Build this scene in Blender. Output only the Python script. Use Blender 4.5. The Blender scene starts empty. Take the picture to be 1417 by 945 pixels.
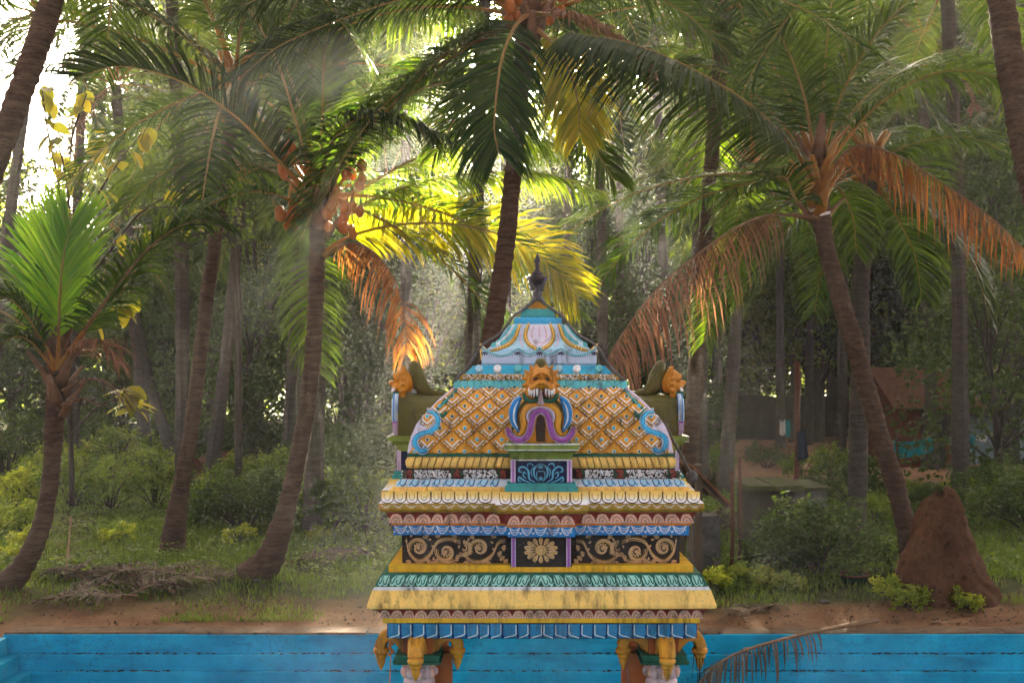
import bpy, bmesh, math, random
from mathutils import Vector, Matrix, noise
rad = math.radians
SC = bpy.context.scene
COL = SC.collection
RN = random.Random(11)

# ---------------------------------------------------------------- camera, sky, sun, exposure
F, CX, HY, CH = 1378.0, 708.5, 525.0, 2.9        # focal length, principal column, horizon row (photo pixels), eye height (m)
cam = bpy.data.objects.new('camera', bpy.data.cameras.new('camera')); COL.objects.link(cam)
cam.location = (0, 0, CH); cam.rotation_euler = (rad(90), 0, 0)
cam.data.sensor_width = 36; cam.data.lens = 36*F/1417; cam.data.shift_y = (HY-472.5)/1417
cam.data.clip_start = .05; cam.data.clip_end = 1500
SC.camera = cam
SUN_EL, SUN_AZ = 20.5, 1.1                          # degrees; azimuth from +Y towards +X
world = bpy.data.worlds.new('World'); SC.world = world; world.use_nodes = True
wn = world.node_tree.nodes; wl = world.node_tree.links
sky = wn.new('ShaderNodeTexSky'); sky.sky_type = 'NISHITA'; sky.sun_disc = False
sky.sun_elevation = rad(SUN_EL); sky.sun_rotation = rad(SUN_AZ)
sky.air_density = .1; sky.dust_density = 6.0; sky.ozone_density = .0
wn['Background'].inputs['Strength'].default_value = .06
tint = wn.new('ShaderNodeMix'); tint.data_type = 'RGBA'; tint.blend_type = 'MULTIPLY'; tint.inputs[0].default_value = 1; tint.inputs[7].default_value = (1, .95, .84, 1)   # hazy warm morning sky
wl.new(sky.outputs['Color'], tint.inputs[6]); wl.new(tint.outputs[2], wn['Background'].inputs['Color'])
sl = bpy.data.lights.new('sun', 'SUN'); sl.energy = 4.4; sl.angle = rad(.5); sl.color = (1, .87, .66)
sun = bpy.data.objects.new('sun', sl); COL.objects.link(sun)
sd = Vector((math.sin(rad(SUN_AZ))*math.cos(rad(SUN_EL)), math.cos(rad(SUN_AZ))*math.cos(rad(SUN_EL)), math.sin(rad(SUN_EL))))
sun.rotation_euler = sd.to_track_quat('Z', 'Y').to_euler(); sun.location = sd*60
SC.view_settings.view_transform = 'Standard'; SC.view_settings.look = 'None'
SC.view_settings.exposure = 5.1; SC.view_settings.gamma = 1
SC.render.engine = 'CYCLES'
cy = SC.cycles
cy.use_denoising = True; cy.denoiser = 'OPENIMAGEDENOISE'
cy.max_bounces = 5; cy.diffuse_bounces = 3; cy.glossy_bounces = 2; cy.transmission_bounces = 4; cy.volume_bounces = 0
cy.transparent_max_bounces = 8; cy.sample_clamp_indirect = 6; cy.caustics_reflective = False; cy.caustics_refractive = False
HAZE_DENSITY = .0010

# ---------------------------------------------------------------- helpers
def P(px, py, d):
    return Vector(((px-CX)/F*d, d, CH-(py-HY)/F*d))
def lerp(a, b, t): return a+(b-a)*t
def clamp(x, a=0., b=1.): return a if x < a else b if x > b else x

class MB:
    """collects vertices and faces, then links them as one mesh object"""
    def __init__(s): s.v = []; s.f = []; s.m = []; s.a = []; s.cur = 0.
    def vert(s, p):
        s.v.append((p[0], p[1], p[2])); s.a.append(s.cur); return len(s.v)-1
    def face(s, idx, m=0): s.f.append(tuple(idx)); s.m.append(m)
    def poly(s, pts, m=0): s.face([s.vert(p) for p in pts], m)
    def box(s, a, b, m=0, jit=0):
        x0, y0, z0 = a; x1, y1, z1 = b
        j = lambda: RN.uniform(-jit, jit) if jit else 0
        c = [s.vert((x+j(), y+j(), z+j())) for z in (z0, z1) for (x, y) in ((x0, y0), (x1, y0), (x1, y1), (x0, y1))]
        for q in ((3, 2, 1, 0), (4, 5, 6, 7), (0, 1, 5, 4), (1, 2, 6, 5), (2, 3, 7, 6), (3, 0, 4, 7)):
            s.face([c[i] for i in q], m)
    def tube(s, pts, rads, n=6, m=0, cap=True, flat=1.0, wob=None):
        rings = []; prev = None
        for i, p in enumerate(pts):
            p = Vector(p)
            t = (Vector(pts[min(i+1, len(pts)-1)])-Vector(pts[max(i-1, 0)]))
            t = t.normalized() if t.length > 1e-9 else Vector((0, 0, 1))
            if prev is None:
                ref = Vector((0, 0, 1)) if abs(t.z) < .9 else Vector((1, 0, 0))
                u = t.cross(ref).normalized()
            else:
                u = (prev-t*prev.dot(t)).normalized()
            w = t.cross(u); prev = u
            r = rads[i] if hasattr(rads, '__len__') else rads
            ring = []
            for k in range(n):
                a = 2*math.pi*k/n
                rr = r*(wob(i, k, a) if wob else 1)
                ring.append(s.vert(p+u*math.cos(a)*rr+w*math.sin(a)*rr*flat))
            rings.append(ring)
        for a, b in zip(rings, rings[1:]):
            for k in range(n): s.face((a[k], a[(k+1) % n], b[(k+1) % n], b[k]), m)
        if cap: s.face(rings[0][::-1], m); s.face(rings[-1], m)
    def lathe(s, c, prof, n=20, m=0):
        rings = [[s.vert((c[0]+math.cos(2*math.pi*k/n)*r, c[1]+math.sin(2*math.pi*k/n)*r, z)) for k in range(n)] for r, z in prof]
        for a, b in zip(rings, rings[1:]):
            for k in range(n): s.face((a[k], a[(k+1) % n], b[(k+1) % n], b[k]), m)
        s.face(rings[0][::-1], m); s.face(rings[-1], m)
    def blob(s, c, r, m=0, nu=8, nv=6, rot=None):
        rings = []
        for j in range(nv+1):
            th = math.pi*(j+.02)/(nv+.04)
            ring = []
            for k in range(nu):
                a = 2*math.pi*k/nu
                p = Vector((math.sin(th)*math.cos(a)*r[0], math.sin(th)*math.sin(a)*r[1], math.cos(th)*r[2]))
                if rot: p = rot @ p
                ring.append(s.vert(p+Vector(c)))
            rings.append(ring)
        for a, b in zip(rings, rings[1:]):
            for k in range(nu): s.face((b[k], b[(k+1) % nu], a[(k+1) % nu], a[k]), m)
    def mesh(s, name, mats, smooth=False):
        me = bpy.data.meshes.new(name); me.from_pydata(s.v, [], s.f)
        for m in mats: me.materials.append(m)
        if len(mats) > 1: me.polygons.foreach_set('material_index', s.m)
        if any(s.a):
            at = me.attributes.new('v', 'FLOAT', 'POINT'); at.data.foreach_set('value', s.a)
        if smooth: me.polygons.foreach_set('use_smooth', [True]*len(s.f))
        me.update(); return me
    def build(s, name, mats, parent=None, smooth=False, loc=None):
        if not isinstance(mats, (list, tuple)): mats = [mats]
        o = bpy.data.objects.new(name, s.mesh(name, mats, smooth)); COL.objects.link(o)
        if parent: o.parent = parent
        if loc is not None: o.location = loc
        return o

def link(name, me, parent=None, loc=None, rot=None, scale=None):
    o = bpy.data.objects.new(name, me); COL.objects.link(o)
    if parent: o.parent = parent
    if loc is not None: o.location = loc
    if rot is not None: o.rotation_euler = rot
    if scale is not None: o.scale = scale if hasattr(scale, '__len__') else (scale,)*3
    return o
def empty(name, loc, label=None, cat=None, group=None, rz=0):
    o = bpy.data.objects.new(name, None); COL.objects.link(o); o.location = loc; o.rotation_euler = (0, 0, rz)
    o.empty_display_size = .1
    return tag(o, label, cat, group)
def tag(o, label=None, cat=None, group=None, kind=None):
    if label: o['label'] = label
    if cat: o['category'] = cat
    if group: o['group'] = group
    if kind: o['kind'] = kind
    return o
def struct(o): o['kind'] = 'structure'; return o

def spline(pts, n, closed=False):
    """Catmull-Rom through points of any dimension"""
    pts = [tuple(p) for p in pts]
    if len(pts) == 2: pts = [pts[0], tuple((a+b)/2 for a, b in zip(*pts)), pts[1]]
    e = [tuple(2*a-b for a, b in zip(pts[0], pts[1]))]+pts+[tuple(2*a-b for a, b in zip(pts[-1], pts[-2]))]
    out = []; segs = len(pts)-1
    for i in range(n):
        u = i/(n-1)*segs; k = min(int(u), segs-1); t = u-k
        p0, p1, p2, p3 = e[k:k+4]
        out.append(tuple(.5*(2*b+(c-a)*t+(2*a-5*b+4*c-d)*t*t+(3*b-a-3*c+d)*t**3) for a, b, c, d in zip(p0, p1, p2, p3)))
    return out
def vspline(pts, n): return [Vector(p) for p in spline(pts, n)]

# ---------------------------------------------------------------- materials
def newmat(name):
    m = bpy.data.materials.new(name); m.use_nodes = True
    return m, m.node_tree.nodes, m.node_tree.links, m.node_tree.nodes['Principled BSDF']
def tex_noise(n, l, scale, detail=4, vec=None, rough=.6):
    t = n.new('ShaderNodeTexNoise'); t.inputs['Scale'].default_value = scale; t.inputs['Detail'].default_value = detail
    t.inputs['Roughness'].default_value = rough
    if vec: l.new(vec, t.inputs['Vector'])
    return t.outputs['Fac']
def ramp(n, l, fac, stops):
    r = n.new('ShaderNodeValToRGB'); e = r.color_ramp.elements
    while len(e) > 1: e.remove(e[-1])
    for i, (p, c) in enumerate(stops):
        q = e[0] if i == 0 else e.new(p)
        q.position = p; q.color = (c, c, c, 1) if not hasattr(c, '__len__') else (*c, 1)
    l.new(fac, r.inputs['Fac']); return r.outputs['Color']
def mix(n, l, fac, a, b, mode='MIX'):
    x = n.new('ShaderNodeMix'); x.data_type = 'RGBA'; x.blend_type = mode
    for v, s in ((fac, x.inputs[0]), (a, x.inputs[6]), (b, x.inputs[7])):
        if isinstance(v, (int, float)): s.default_value = v
        elif hasattr(v, '__len__') and not isinstance(v, bpy.types.NodeSocket): s.default_value = (*v, 1)
        else: l.new(v, s)
    return x.outputs[2]
def mapping(n, l, scale=(1, 1, 1), kind='Object'):
    c = n.new('ShaderNodeTexCoord'); mp = n.new('ShaderNodeMapping'); mp.inputs['Scale'].default_value = scale
    l.new(c.outputs[kind], mp.inputs['Vector']); return mp.outputs['Vector']
def bump(n, l, bsdf, fac, strength=.3, dist=.01):
    b = n.new('ShaderNodeBump'); b.inputs['Strength'].default_value = strength; b.inputs['Distance'].default_value = dist
    l.new(fac, b.inputs['Height']); l.new(b.outputs['Normal'], bsdf.inputs['Normal'])

def paint(name, col, rough=.55, dirt=.5, streak=True, dcol=(.035, .027, .02), fade=.12):
    """weathered enamel on plaster: blotchy fading, dark specks and run-down streaks"""
    m, n, l, b = newmat(name)
    v = mapping(n, l)
    f1 = tex_noise(n, l, 7, 5, v)
    pale = tuple(min(1, c*.75+.10) for c in col)
    c = mix(n, l, ramp(n, l, f1, [(.42, 0), (.75, fade*3)]), col, pale)
    c = mix(n, l, ramp(n, l, tex_noise(n, l, 3.3, 3, v), [(.42, 0), (.8, .5)]), c, tuple(x*.5 for x in col))
    oi = n.new('ShaderNodeObjectInfo'); c = mix(n, l, ramp(n, l, oi.outputs['Random'], [(0, 0), (1, .38)]), c, tuple(x*.55 for x in col))
    brush = tex_noise(n, l, 1, 4, mapping(n, l, (18, 18, 95)), .7)
    c = mix(n, l, ramp(n, l, brush, [(.46, 0), (.72, .35)]), c, tuple(min(1, x*.8+.06) for x in col))
    f2 = tex_noise(n, l, 46, 6, v, .75)
    c = mix(n, l, ramp(n, l, f2, [(.56, 0), (.68, dirt)]), c, dcol)
    if streak:
        area = ramp(n, l, tex_noise(n, l, 2.6, 3, v), [(.36, .1), (.60, 1)])
        f3 = ramp(n, l, tex_noise(n, l, 1, 6, mapping(n, l, (17, 17, 1.5)), .72), [(.47, 0), (.66, min(.95, dirt*1.9))])
        c = mix(n, l, mix(n, l, 1., f3, area, 'MULTIPLY'), c, dcol)
        chips = mix(n, l, 1., ramp(n, l, tex_noise(n, l, 85, 4, v, .6), [(.62, 0), (.65, .8)]), ramp(n, l, tex_noise(n, l, 5, 3, v), [(.52, 0), (.6, 1)]), 'MULTIPLY')
        c = mix(n, l, chips, c, (.30, .27, .24))
    l.new(c, b.inputs['Base Color']); b.inputs['Roughness'].default_value = rough
    b.inputs['Specular IOR Level'].default_value = .15
    bump(n, l, b, tex_noise(n, l, 30, 5, v), .25, .006)
    return m
def earthy(name, c1, c2, scale=6, rough=.9, bs=.5, bd=.02, stretch=(1, 1, 1), c3=None):
    m, n, l, b = newmat(name); v = mapping(n, l, stretch)
    c = mix(n, l, ramp(n, l, tex_noise(n, l, scale, 6, v), [(.35, 0), (.68, 1)]), c1, c2)
    if c3: c = mix(n, l, ramp(n, l, tex_noise(n, l, scale*2.7, 5, v), [(.55, 0), (.66, 1)]), c, c3)
    l.new(c, b.inputs['Base Color']); b.inputs['Roughness'].default_value = rough; b.inputs['Specular IOR Level'].default_value = .08
    bump(n, l, b, tex_noise(n, l, scale*3, 8, v, .7), bs, bd)
    return m
def leafy(name, c1, c2, t1, t2, fac=.45, rough=.5, spec=.10, big=0.6):
    """leaf: reflects c1..c2, lets t1..t2 through; every leaf has its own shade (attribute v), each plant its own too"""
    m, n, l, b = newmat(name)
    at = n.new('ShaderNodeAttribute'); at.attribute_name = 'v'
    oi = n.new('ShaderNodeObjectInfo')
    k = n.new('ShaderNodeMath'); k.operation = 'MULTIPLY_ADD'; k.inputs[1].default_value = .35; k.use_clamp = True
    l.new(oi.outputs['Random'], k.inputs[0])
    sb = n.new('ShaderNodeMath'); sb.operation = 'MULTIPLY_ADD'; sb.inputs[1].default_value = .8; sb.inputs[2].default_value = -.08
    l.new(at.outputs['Fac'], sb.inputs[0]); l.new(sb.outputs[0], k.inputs[2])
    c = mix(n, l, k.outputs[0], c1, c2); t = mix(n, l, k.outputs[0], t1, t2)
    l.new(c, b.inputs['Base Color']); b.inputs['Roughness'].default_value = rough; b.inputs['Specular IOR Level'].default_value = spec
    tr = n.new('ShaderNodeBsdfTranslucent'); l.new(t, tr.inputs['Color'])
    mx = n.new('ShaderNodeMixShader'); mx.inputs[0].default_value = fac
    l.new(b.outputs[0], mx.inputs[1]); l.new(tr.outputs[0], mx.inputs[2])
    l.new(mx.outputs[0], n['Material Output'].inputs['Surface'])
    return m

M = {}
for nm, col in dict(
    azure=(.012, .20, .52), deep_blue=(.008, .045, .20), sky_blue=(.05, .40, .66), pale_blue=(.38, .62, .72), ice=(.66, .74, .76),
    cyan=(.03, .42, .62), navy=(.006, .012, .055), ochre=(.70, .31, .025), yellow=(.80, .44, .015), cream=(.92, .56, .135), gold=(.52, .30, .035),
    old_gold=(.42, .25, .03), orange=(.70, .20, .012), white=(.78, .76, .74), lilac=(.60, .50, .64), purple=(.36, .10, .38), pink=(.92, .52, .38),
    red=(.28, .035, .025), green=(.015, .115, .065), mint=(.36, .68, .56), teal=(.05, .32, .30), turquoise=(.10, .45, .46), leaf_green=(.20, .27, .045),
    olive=(.105, .095, .015), black=(.022, .013, .009), sand=(.60, .36, .17), rust=(.42, .10, .02), grey=(.22, .21, .20), rose=(.60, .42, .42), dark_brown=(.05, .028, .016),
    bracket=(.62, .25, .015), amber=(.56, .22, .012)).items():
    M[nm] = paint('paint_'+nm, col, dirt=.42 if nm in ('cream', 'white', 'ochre') else .38)
def tank_paint():
    m, n, l, b = newmat('paint_tank_blue'); v = mapping(n, l)
    c = mix(n, l, ramp(n, l, tex_noise(n, l, 2.2, 5, v), [(.35, 0), (.7, 1)]), (.002, .25, .40), (.010, .38, .56))
    c = mix(n, l, ramp(n, l, tex_noise(n, l, 1, 5, mapping(n, l, (1.6, 1, 9))), [(.52, 0), (.75, .55)]), c, (.002, .06, .13))
    spots = mix(n, l, 1., ramp(n, l, tex_noise(n, l, 1.3, 3, v), [(.38, 0), (.56, 1)]), ramp(n, l, tex_noise(n, l, 30, 7, mapping(n, l, (1, 1, 1.6)), .8), [(.54, 0), (.62, .8)]), 'MULTIPLY')
    c = mix(n, l, spots, c, (.02, .03, .035))
    l.new(c, b.inputs['Base Color']); b.inputs['Roughness'].default_value = .6; b.inputs['Specular IOR Level'].default_value = .08; bump(n, l, b, tex_noise(n, l, 22, 6, v), .4, .012); return m
M['tank'] = tank_paint()
M['bronze'] = earthy('dark_bronze', (.022, .018, .015), (.06, .05, .045), 20, .45)
M['cable'] = earthy('cable_rubber', (.05, .048, .045), (.12, .115, .11), 30, .6)
M['concrete'] = earthy('old_concrete', (0.06, 0.054, 0.045), (0.12, 0.108, 0.09), 5, .9, .5, .02, c3=(0.03, 0.03, 0.024))
M['kerb'] = earthy('kerb_concrete', (.075, .045, .028), (.14, .09, .055), 4, .9, .5, .01, c3=(.04, .025, .016))
M['dark_wall'] = earthy('dark_laterite_wall', (.016, .013, .010), (.04, .033, .025), 3, .9, .5, .02)
M['wall_left'] = earthy('mossy_plaster', (0.054, 0.054, 0.048), (0.09, 0.09, 0.078), 2, .9, .4, .02, c3=(0.03, 0.036, 0.024))
M['moss'] = earthy('mossy_slab', (0.03, 0.027, 0.018), (0.066, 0.072, 0.018), 6, .9)
M['mound'] = earthy('termite_earth', (0.072, 0.03, 0.015), (0.114, 0.051, 0.0252), 3.5, .95, 1, .06, c3=(0.045, 0.018, 0.0096))
M['wood'] = earthy('grey_wood', (0.06, 0.042, 0.027), (0.102, 0.078, 0.054), 12, .85, .4, .01, (1, 1, .2))
M['rusty'] = earthy('rusty_iron', (0.06, 0.021, 0.012), (0.102, 0.042, 0.024), 20, .8)
M['tile_roof'] = earthy('clay_tile', (.09, .036, .02), (.16, .075, .042), 8, .85)
M['red_wall'] = earthy('red_plaster', (.085, .020, .011), (.12, .034, .018), 2, .85)
M['tin'] = earthy('painted_tin', (0.108, 0.156, 0.156), (0.168, 0.216, 0.216), 3, .5)
M['soil'] = earthy('soil', (0.09, 0.048, 0.027), (0.144, 0.084, 0.048), 2.5, .95)
M['litter'] = earthy('leaf_litter', (0.062, 0.0372, 0.0186), (0.1488, 0.1054, 0.062), 6, .9)
M['grime'] = earthy('ledge_grime', (.012, .010, .009), (.05, .028, .016), 9, .95)
M['husk'] = earthy('coconut', (0.279, 0.0868, 0.0124), (0.372, 0.1364, 0.0217), 9, .5)
M['green_nut'] = earthy('green_coconut', (.10, .13, .02), (.20, .20, .04), 9, .45)
M['trunk'] = earthy('palm_bark', (0.051, 0.0288, 0.018), (0.12, 0.075, 0.051), 4, .9, 1, .03, (1, 1, 6), c3=(0.024, 0.0132, 0.0084))
M['trunk_grey'] = earthy('palm_bark_grey', (0.045, 0.0348, 0.027), (0.09, 0.075, 0.06), 4, .9, 1, .03, (1, 1, 6), c3=(0.024, 0.018, 0.0138))
M['bark'] = earthy('tree_bark', (0.033, 0.0252, 0.018), (0.066, 0.054, 0.039), 8, .95, .6, .02, (1, 1, .4))
M['rachis'] = earthy('frond_stalk', (0.186, 0.1302, 0.031), (0.2604, 0.1674, 0.0434), 5, .5)
M['rachis_dead'] = earthy('dead_stalk', (0.124, 0.0651, 0.0341), (0.1984, 0.124, 0.0744), 6, .8)
M['petiole'] = earthy('orange_petiole', (0.2356, 0.0992, 0.0186), (0.31, 0.1612, 0.031), 5, .5)
M['palm_lit'] = leafy('palm_leaf_lit', (0.00952, 0.0272, 0.0068), (0.0272, 0.0578, 0.01088), (0.1301, 0.3159, 0.01487), (0.7808, 0.9293, 0.02231), .40)  # same leaf as palm, sunlight put into its brighter translucent colour
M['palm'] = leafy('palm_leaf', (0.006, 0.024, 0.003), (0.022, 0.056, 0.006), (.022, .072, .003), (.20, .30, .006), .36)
M['palm_shaded'] = leafy('palm_leaf_shaded', (.005, .018, .003), (.016, .038, .005), (.016, .045, .002), (.09, .13, .004), .32)  # same leaf again, shade put into its darker, less translucent colour
M['palm_far'] = leafy('palm_leaf_far', (0.011, 0.026, 0.008), (0.026, 0.046, 0.012), (0.0336, 0.0756, 0.00504), (0.1512, 0.2016, 0.01008), .36)
M['palm_fresh'] = leafy('palm_leaf_fresh', (0.04, 0.13, 0.012), (0.085, 0.19, 0.018), (0.18, 0.51, 0.012), (0.51, 0.78, 0.018), .45)
M['palm_yellow'] = leafy('palm_leaf_yellow', (.09, .12, .008), (.234, .162, .009), (.36, .44, .007), (.86, .64, .010), .52)
M['palm_orange'] = leafy('palm_leaf_orange', (.085, .034, .014), (.235, .092, .024), (.20, .07, .016), (.58, .23, .036), .40, .6)
M['palm_brown'] = leafy('palm_leaf_brown', (.085, .040, .024), (.255, .13, .075), (.16, .065, .028), (.46, .22, .095), .35, .7)
M['palm_dry'] = leafy('palm_leaf_dry', (.016, .009, .005), (.14, .105, .072), (.05, .028, .012), (.10, .065, .035), .12, .75)
M['leaf_dark'] = leafy('leaf_dark', (.005, .014, .004), (.036, .068, .014), (.02, .06, .004), (.14, .20, .01), .35, .5)
M['leaf_mid'] = leafy('leaf_mid', (0.01, 0.028, 0.005), (0.058, 0.095, 0.014), (0.06, 0.165, 0.0075), (0.45, 0.54, 0.018), .40, .5)
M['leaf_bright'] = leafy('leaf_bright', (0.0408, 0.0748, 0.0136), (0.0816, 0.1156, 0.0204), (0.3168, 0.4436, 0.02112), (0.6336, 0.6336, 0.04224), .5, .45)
M['leaf_teak'] = leafy('leaf_teak', (0.0408, 0.068, 0.0136), (0.136, 0.0816, 0.0136), (0.2851, 0.4277, 0.01901), (0.7128, 0.4752, 0.01901), .5, .45)
M['grass'] = leafy('grass_blade', (.04, .085, .015), (.11, .15, .03), (.10, .20, .012), (.26, .32, .025), .38, .5)
M['cloth_blue'] = leafy('turquoise_cloth', (0.0062, 0.279, 0.31), (0.0062, 0.279, 0.31), (0.006, 0.3, 0.33), (0.006, 0.3, 0.33), .4, .8)
def ground_mat():
    m, n, l, b = newmat('ground_earth')
    co = n.new('ShaderNodeTexCoord'); sp = n.new('ShaderNodeSeparateXYZ'); l.new(co.outputs['Object'], sp.inputs[0])
    soil = mix(n, l, ramp(n, l, tex_noise(n, l, 2.2, 6, co.outputs['Object']), [(.35, 0), (.7, 1)]), (.11, .052, .026), (.20, .11, .058))
    green = mix(n, l, ramp(n, l, tex_noise(n, l, 3, 6, co.outputs['Object']), [(.3, 0), (.7, 1)]), (.022, .036, .009), (.055, .052, .018))
    far = n.new('ShaderNodeMapRange'); far.inputs[1].default_value = 12.0; far.inputs[2].default_value = 14.6
    l.new(sp.outputs['Y'], far.inputs[0])
    add = n.new('ShaderNodeMath'); add.operation = 'ADD'; l.new(far.outputs[0], add.inputs[0])
    l.new(tex_noise(n, l, .7, 5, co.outputs['Object']), add.inputs[1])
    c = mix(n, l, ramp(n, l, add.outputs[0], [(.55, 0), (1.0, 1)]), soil, green)
    # the trodden clearing with the clothes lines
    d2 = n.new('ShaderNodeMapRange'); d2.inputs[1].default_value = 27; d2.inputs[2].default_value = 30; l.new(sp.outputs['Y'], d2.inputs[0])
    d3 = n.new('ShaderNodeMapRange'); d3.inputs[1].default_value = 4; d3.inputs[2].default_value = 6; l.new(sp.outputs['X'], d3.inputs[0])
    mu = n.new('ShaderNodeMath'); mu.operation = 'MULTIPLY'; l.new(d2.outputs[0], mu.inputs[0]); l.new(d3.outputs[0], mu.inputs[1])
    c = mix(n, l, mu.outputs[0], c, mix(n, l, .6, soil, (.26, .14, .075)))
    l.new(c, b.inputs['Base Color']); b.inputs['Roughness'].default_value = .95; b.inputs['Specular IOR Level'].default_value = .05
    bump(n, l, b, tex_noise(n, l, 14, 8, co.outputs['Object'], .7), .7, .03)
    return m
M['ground'] = ground_mat()
m_, n_, l_, b_ = newmat('tank_water'); b_.inputs['Base Color'].default_value = (.012, .028, .02, 1); b_.inputs['Roughness'].default_value = .06
bump(n_, l_, b_, tex_noise(n_, l_, 3, 3, mapping(n_, l_)), .12, .02); M['water'] = m_

# ---------------------------------------------------------------- ground, tank, kerb, water
TX0, TX1, TY0, TY1 = -5.8, 15.0, 1.4, 11.58
def gz(x, y):
    if y < TY1+.02 and TX0-.3 < x < TX1+.3: return -.02
    k = clamp((y-TY1)/1.2)
    z = -.02+k*(.05*noise.noise((x*.7, y*.7, 0))+.10*noise.noise((x*.22, y*.22, 3))+.03)
    for cx, cy_, h, s in ((-3.66, 13.9, .16, .55), (5.62, 14.2, .12, .7), (-7.0, 13.3, .12, .7)):
        z += k*h*math.exp(-((x-cx)**2+(y-cy_)**2)/s**2)
    return z
def ground():
    xs = [-160, -110, -70, -45, -30]+[-20+.5*i for i in range(28)]+[TX0]+[-5.5+.5*i for i in range(41)]+[TX1]+[15.5+.75*i for i in range(8)]+[30, 45, 70, 110, 160]
    ys = [-60, -30, -10, 0, TY0]+[5, 8, 11, TY1]+[TY1+.25*(i+1) for i in range(30)]+[19.5+.7*i for i in range(22)]+[36, 40, 46, 55, 70, 95, 130, 170]
    xs = sorted(set(xs)); mb = MB()
    idx = [[mb.vert((x, y, gz(x, y) if abs(x) < 46 and 11 < y < 60 else -.02)) for x in xs] for y in ys]
    for j in range(len(ys)-1):
        for i in range(len(xs)-1):
            cx, cy_ = (xs[i]+xs[i+1])/2, (ys[j]+ys[j+1])/2
            if TX0 < cx < TX1 and TY0 < cy_ < TY1: continue
            mb.face((idx[j][i], idx[j][i+1], idx[j+1][i+1], idx[j+1][i]))
    return struct(mb.build('ground', M['ground'], smooth=True))
ground()
def beveled(mb, a, b, bv=.012, m=0):
    """box whose front (-Y) and top edges are worn round, with an uneven face"""
    x0, y0, z0 = a; x1, y1, z1 = b; n = max(2, int((x1-x0)/.35)); rows = []
    prof = [(y1, z0), (y0, z0), (y0, z1-bv), (y0+bv*.4, z1-bv*.35), (y0+bv, z1), (y1, z1)]
    for i in range(n+1):
        x = lerp(x0, x1, i/n)
        rows.append([mb.vert((x, y+noise.noise((x*1.3, z*4, y))*.006*(1 if y < y1 else 0), z+noise.noise((x*1.7, y*3, z*2))*.004)) for y, z in prof])
    for r, s in zip(rows, rows[1:]):
        for k in range(6): mb.face((r[k], s[k], s[(k+1) % 6], r[(k+1) % 6]), m)
    mb.face(rows[0]); mb.face(rows[-1][::-1])
tank = empty('tank_wall', (4.6, 11.6, -2.2), 'long blue painted stepped wall of the temple tank below the bank', 'wall')
zs = [0, -.214, -.396, -.60, -.82, -1.06, -1.4, -2.2]
for i in range(7):
    x = TX0+.0; fy = 11.35-.055*i; k = 0
    while x < TX1:
        L = 4.1+RN.uniform(-.5, 1.2) if not (i == 0 and k == 0) else 3.05
        x1 = min(TX1, x+L)
        if TX1-x1 < 1.2: x1 = TX1
        mb = MB(); beveled(mb, (x+.003, fy+RN.uniform(-.004, .004), zs[i+1]+.002), (x1-.003, 11.60, zs[i]-.002))
        o = mb.build('course_block', M['tank'], tank); o.location = -tank.location; x = x1; k += 1
side = empty('tank_side_steps', (-5.7, 6, -2.2), 'blue painted side steps at the corner of the temple tank', 'steps')
for i in range(7):
    mb = MB(); fx = -5.74+.16*i
    mb.box((TX0-.02, TY0, zs[i+1]+.002), (fx, 11.33-.055*i, zs[i]-.003-.03*(i == 0)), jit=.004)
    o = mb.build('step', M['tank'], side); o.location = -side.location
# dirt and dead leaves lodged along the ledges of the wall
mb = MB(); r_ = random.Random(2)
for i in range(1, 4):
    for k in range(520):
        x = r_.uniform(TX0, 9); 
        if noise.noise((x*.8, i*3, 0)) < r_.uniform(-.5, .5): continue
        s = r_.uniform(.008, .035); mb.cur = r_.random()*.6; p = Vector((x, 11.35-.055*i+r_.uniform(.005, .05), zs[i]+.004)); mb.blob(p, (s, .012, r_.uniform(.002, .009)), 0, 5, 3)
tag(mb.build('ledge_dirt', M['grime']), 'dirt and dead leaves lodged on the ledges of the blue wall', 'dirt', kind='stuff')
kerb = empty('bank_kerb', (4.6, 11.55, 0), 'brown concrete kerb along the top of the blue tank wall', 'kerb')
x = TX0
while x < TX1:
    L = RN.uniform(1.6, 2.6); x1 = min(TX1, x+L); mb = MB()
    beveled(mb, (x+.004, 11.362+RN.uniform(-.006, .006), -.03), (x1-.004, 11.62+RN.uniform(0, .03), .012+RN.uniform(-.008, .004)), .018)
    o = mb.build('kerb_slab', M['kerb'], kerb); o.location = -kerb.location; x = x1
mb = MB(); mb.poly([(TX0-.2, TY0, -1.75), (TX1, TY0, -1.75), (TX1, 11.6, -1.75), (TX0-.2, 11.6, -1.75)]); struct(mb.build('water', M['water']))
mb = MB(); mb.box((TX0, TY0-.25, -2.2), (TX1, TY0+.02, -.015)); tag(mb.build('tank_near_wall', M['tank']), 'blue tank wall below the opposite paved bank', 'wall')
mb = MB(); mb.box((TX1-.02, TY0, -2.2), (TX1+.3, 11.7, -.015)); tag(mb.build('tank_end_wall', M['tank']), 'blue tank wall at the far end of the water', 'wall')

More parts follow.
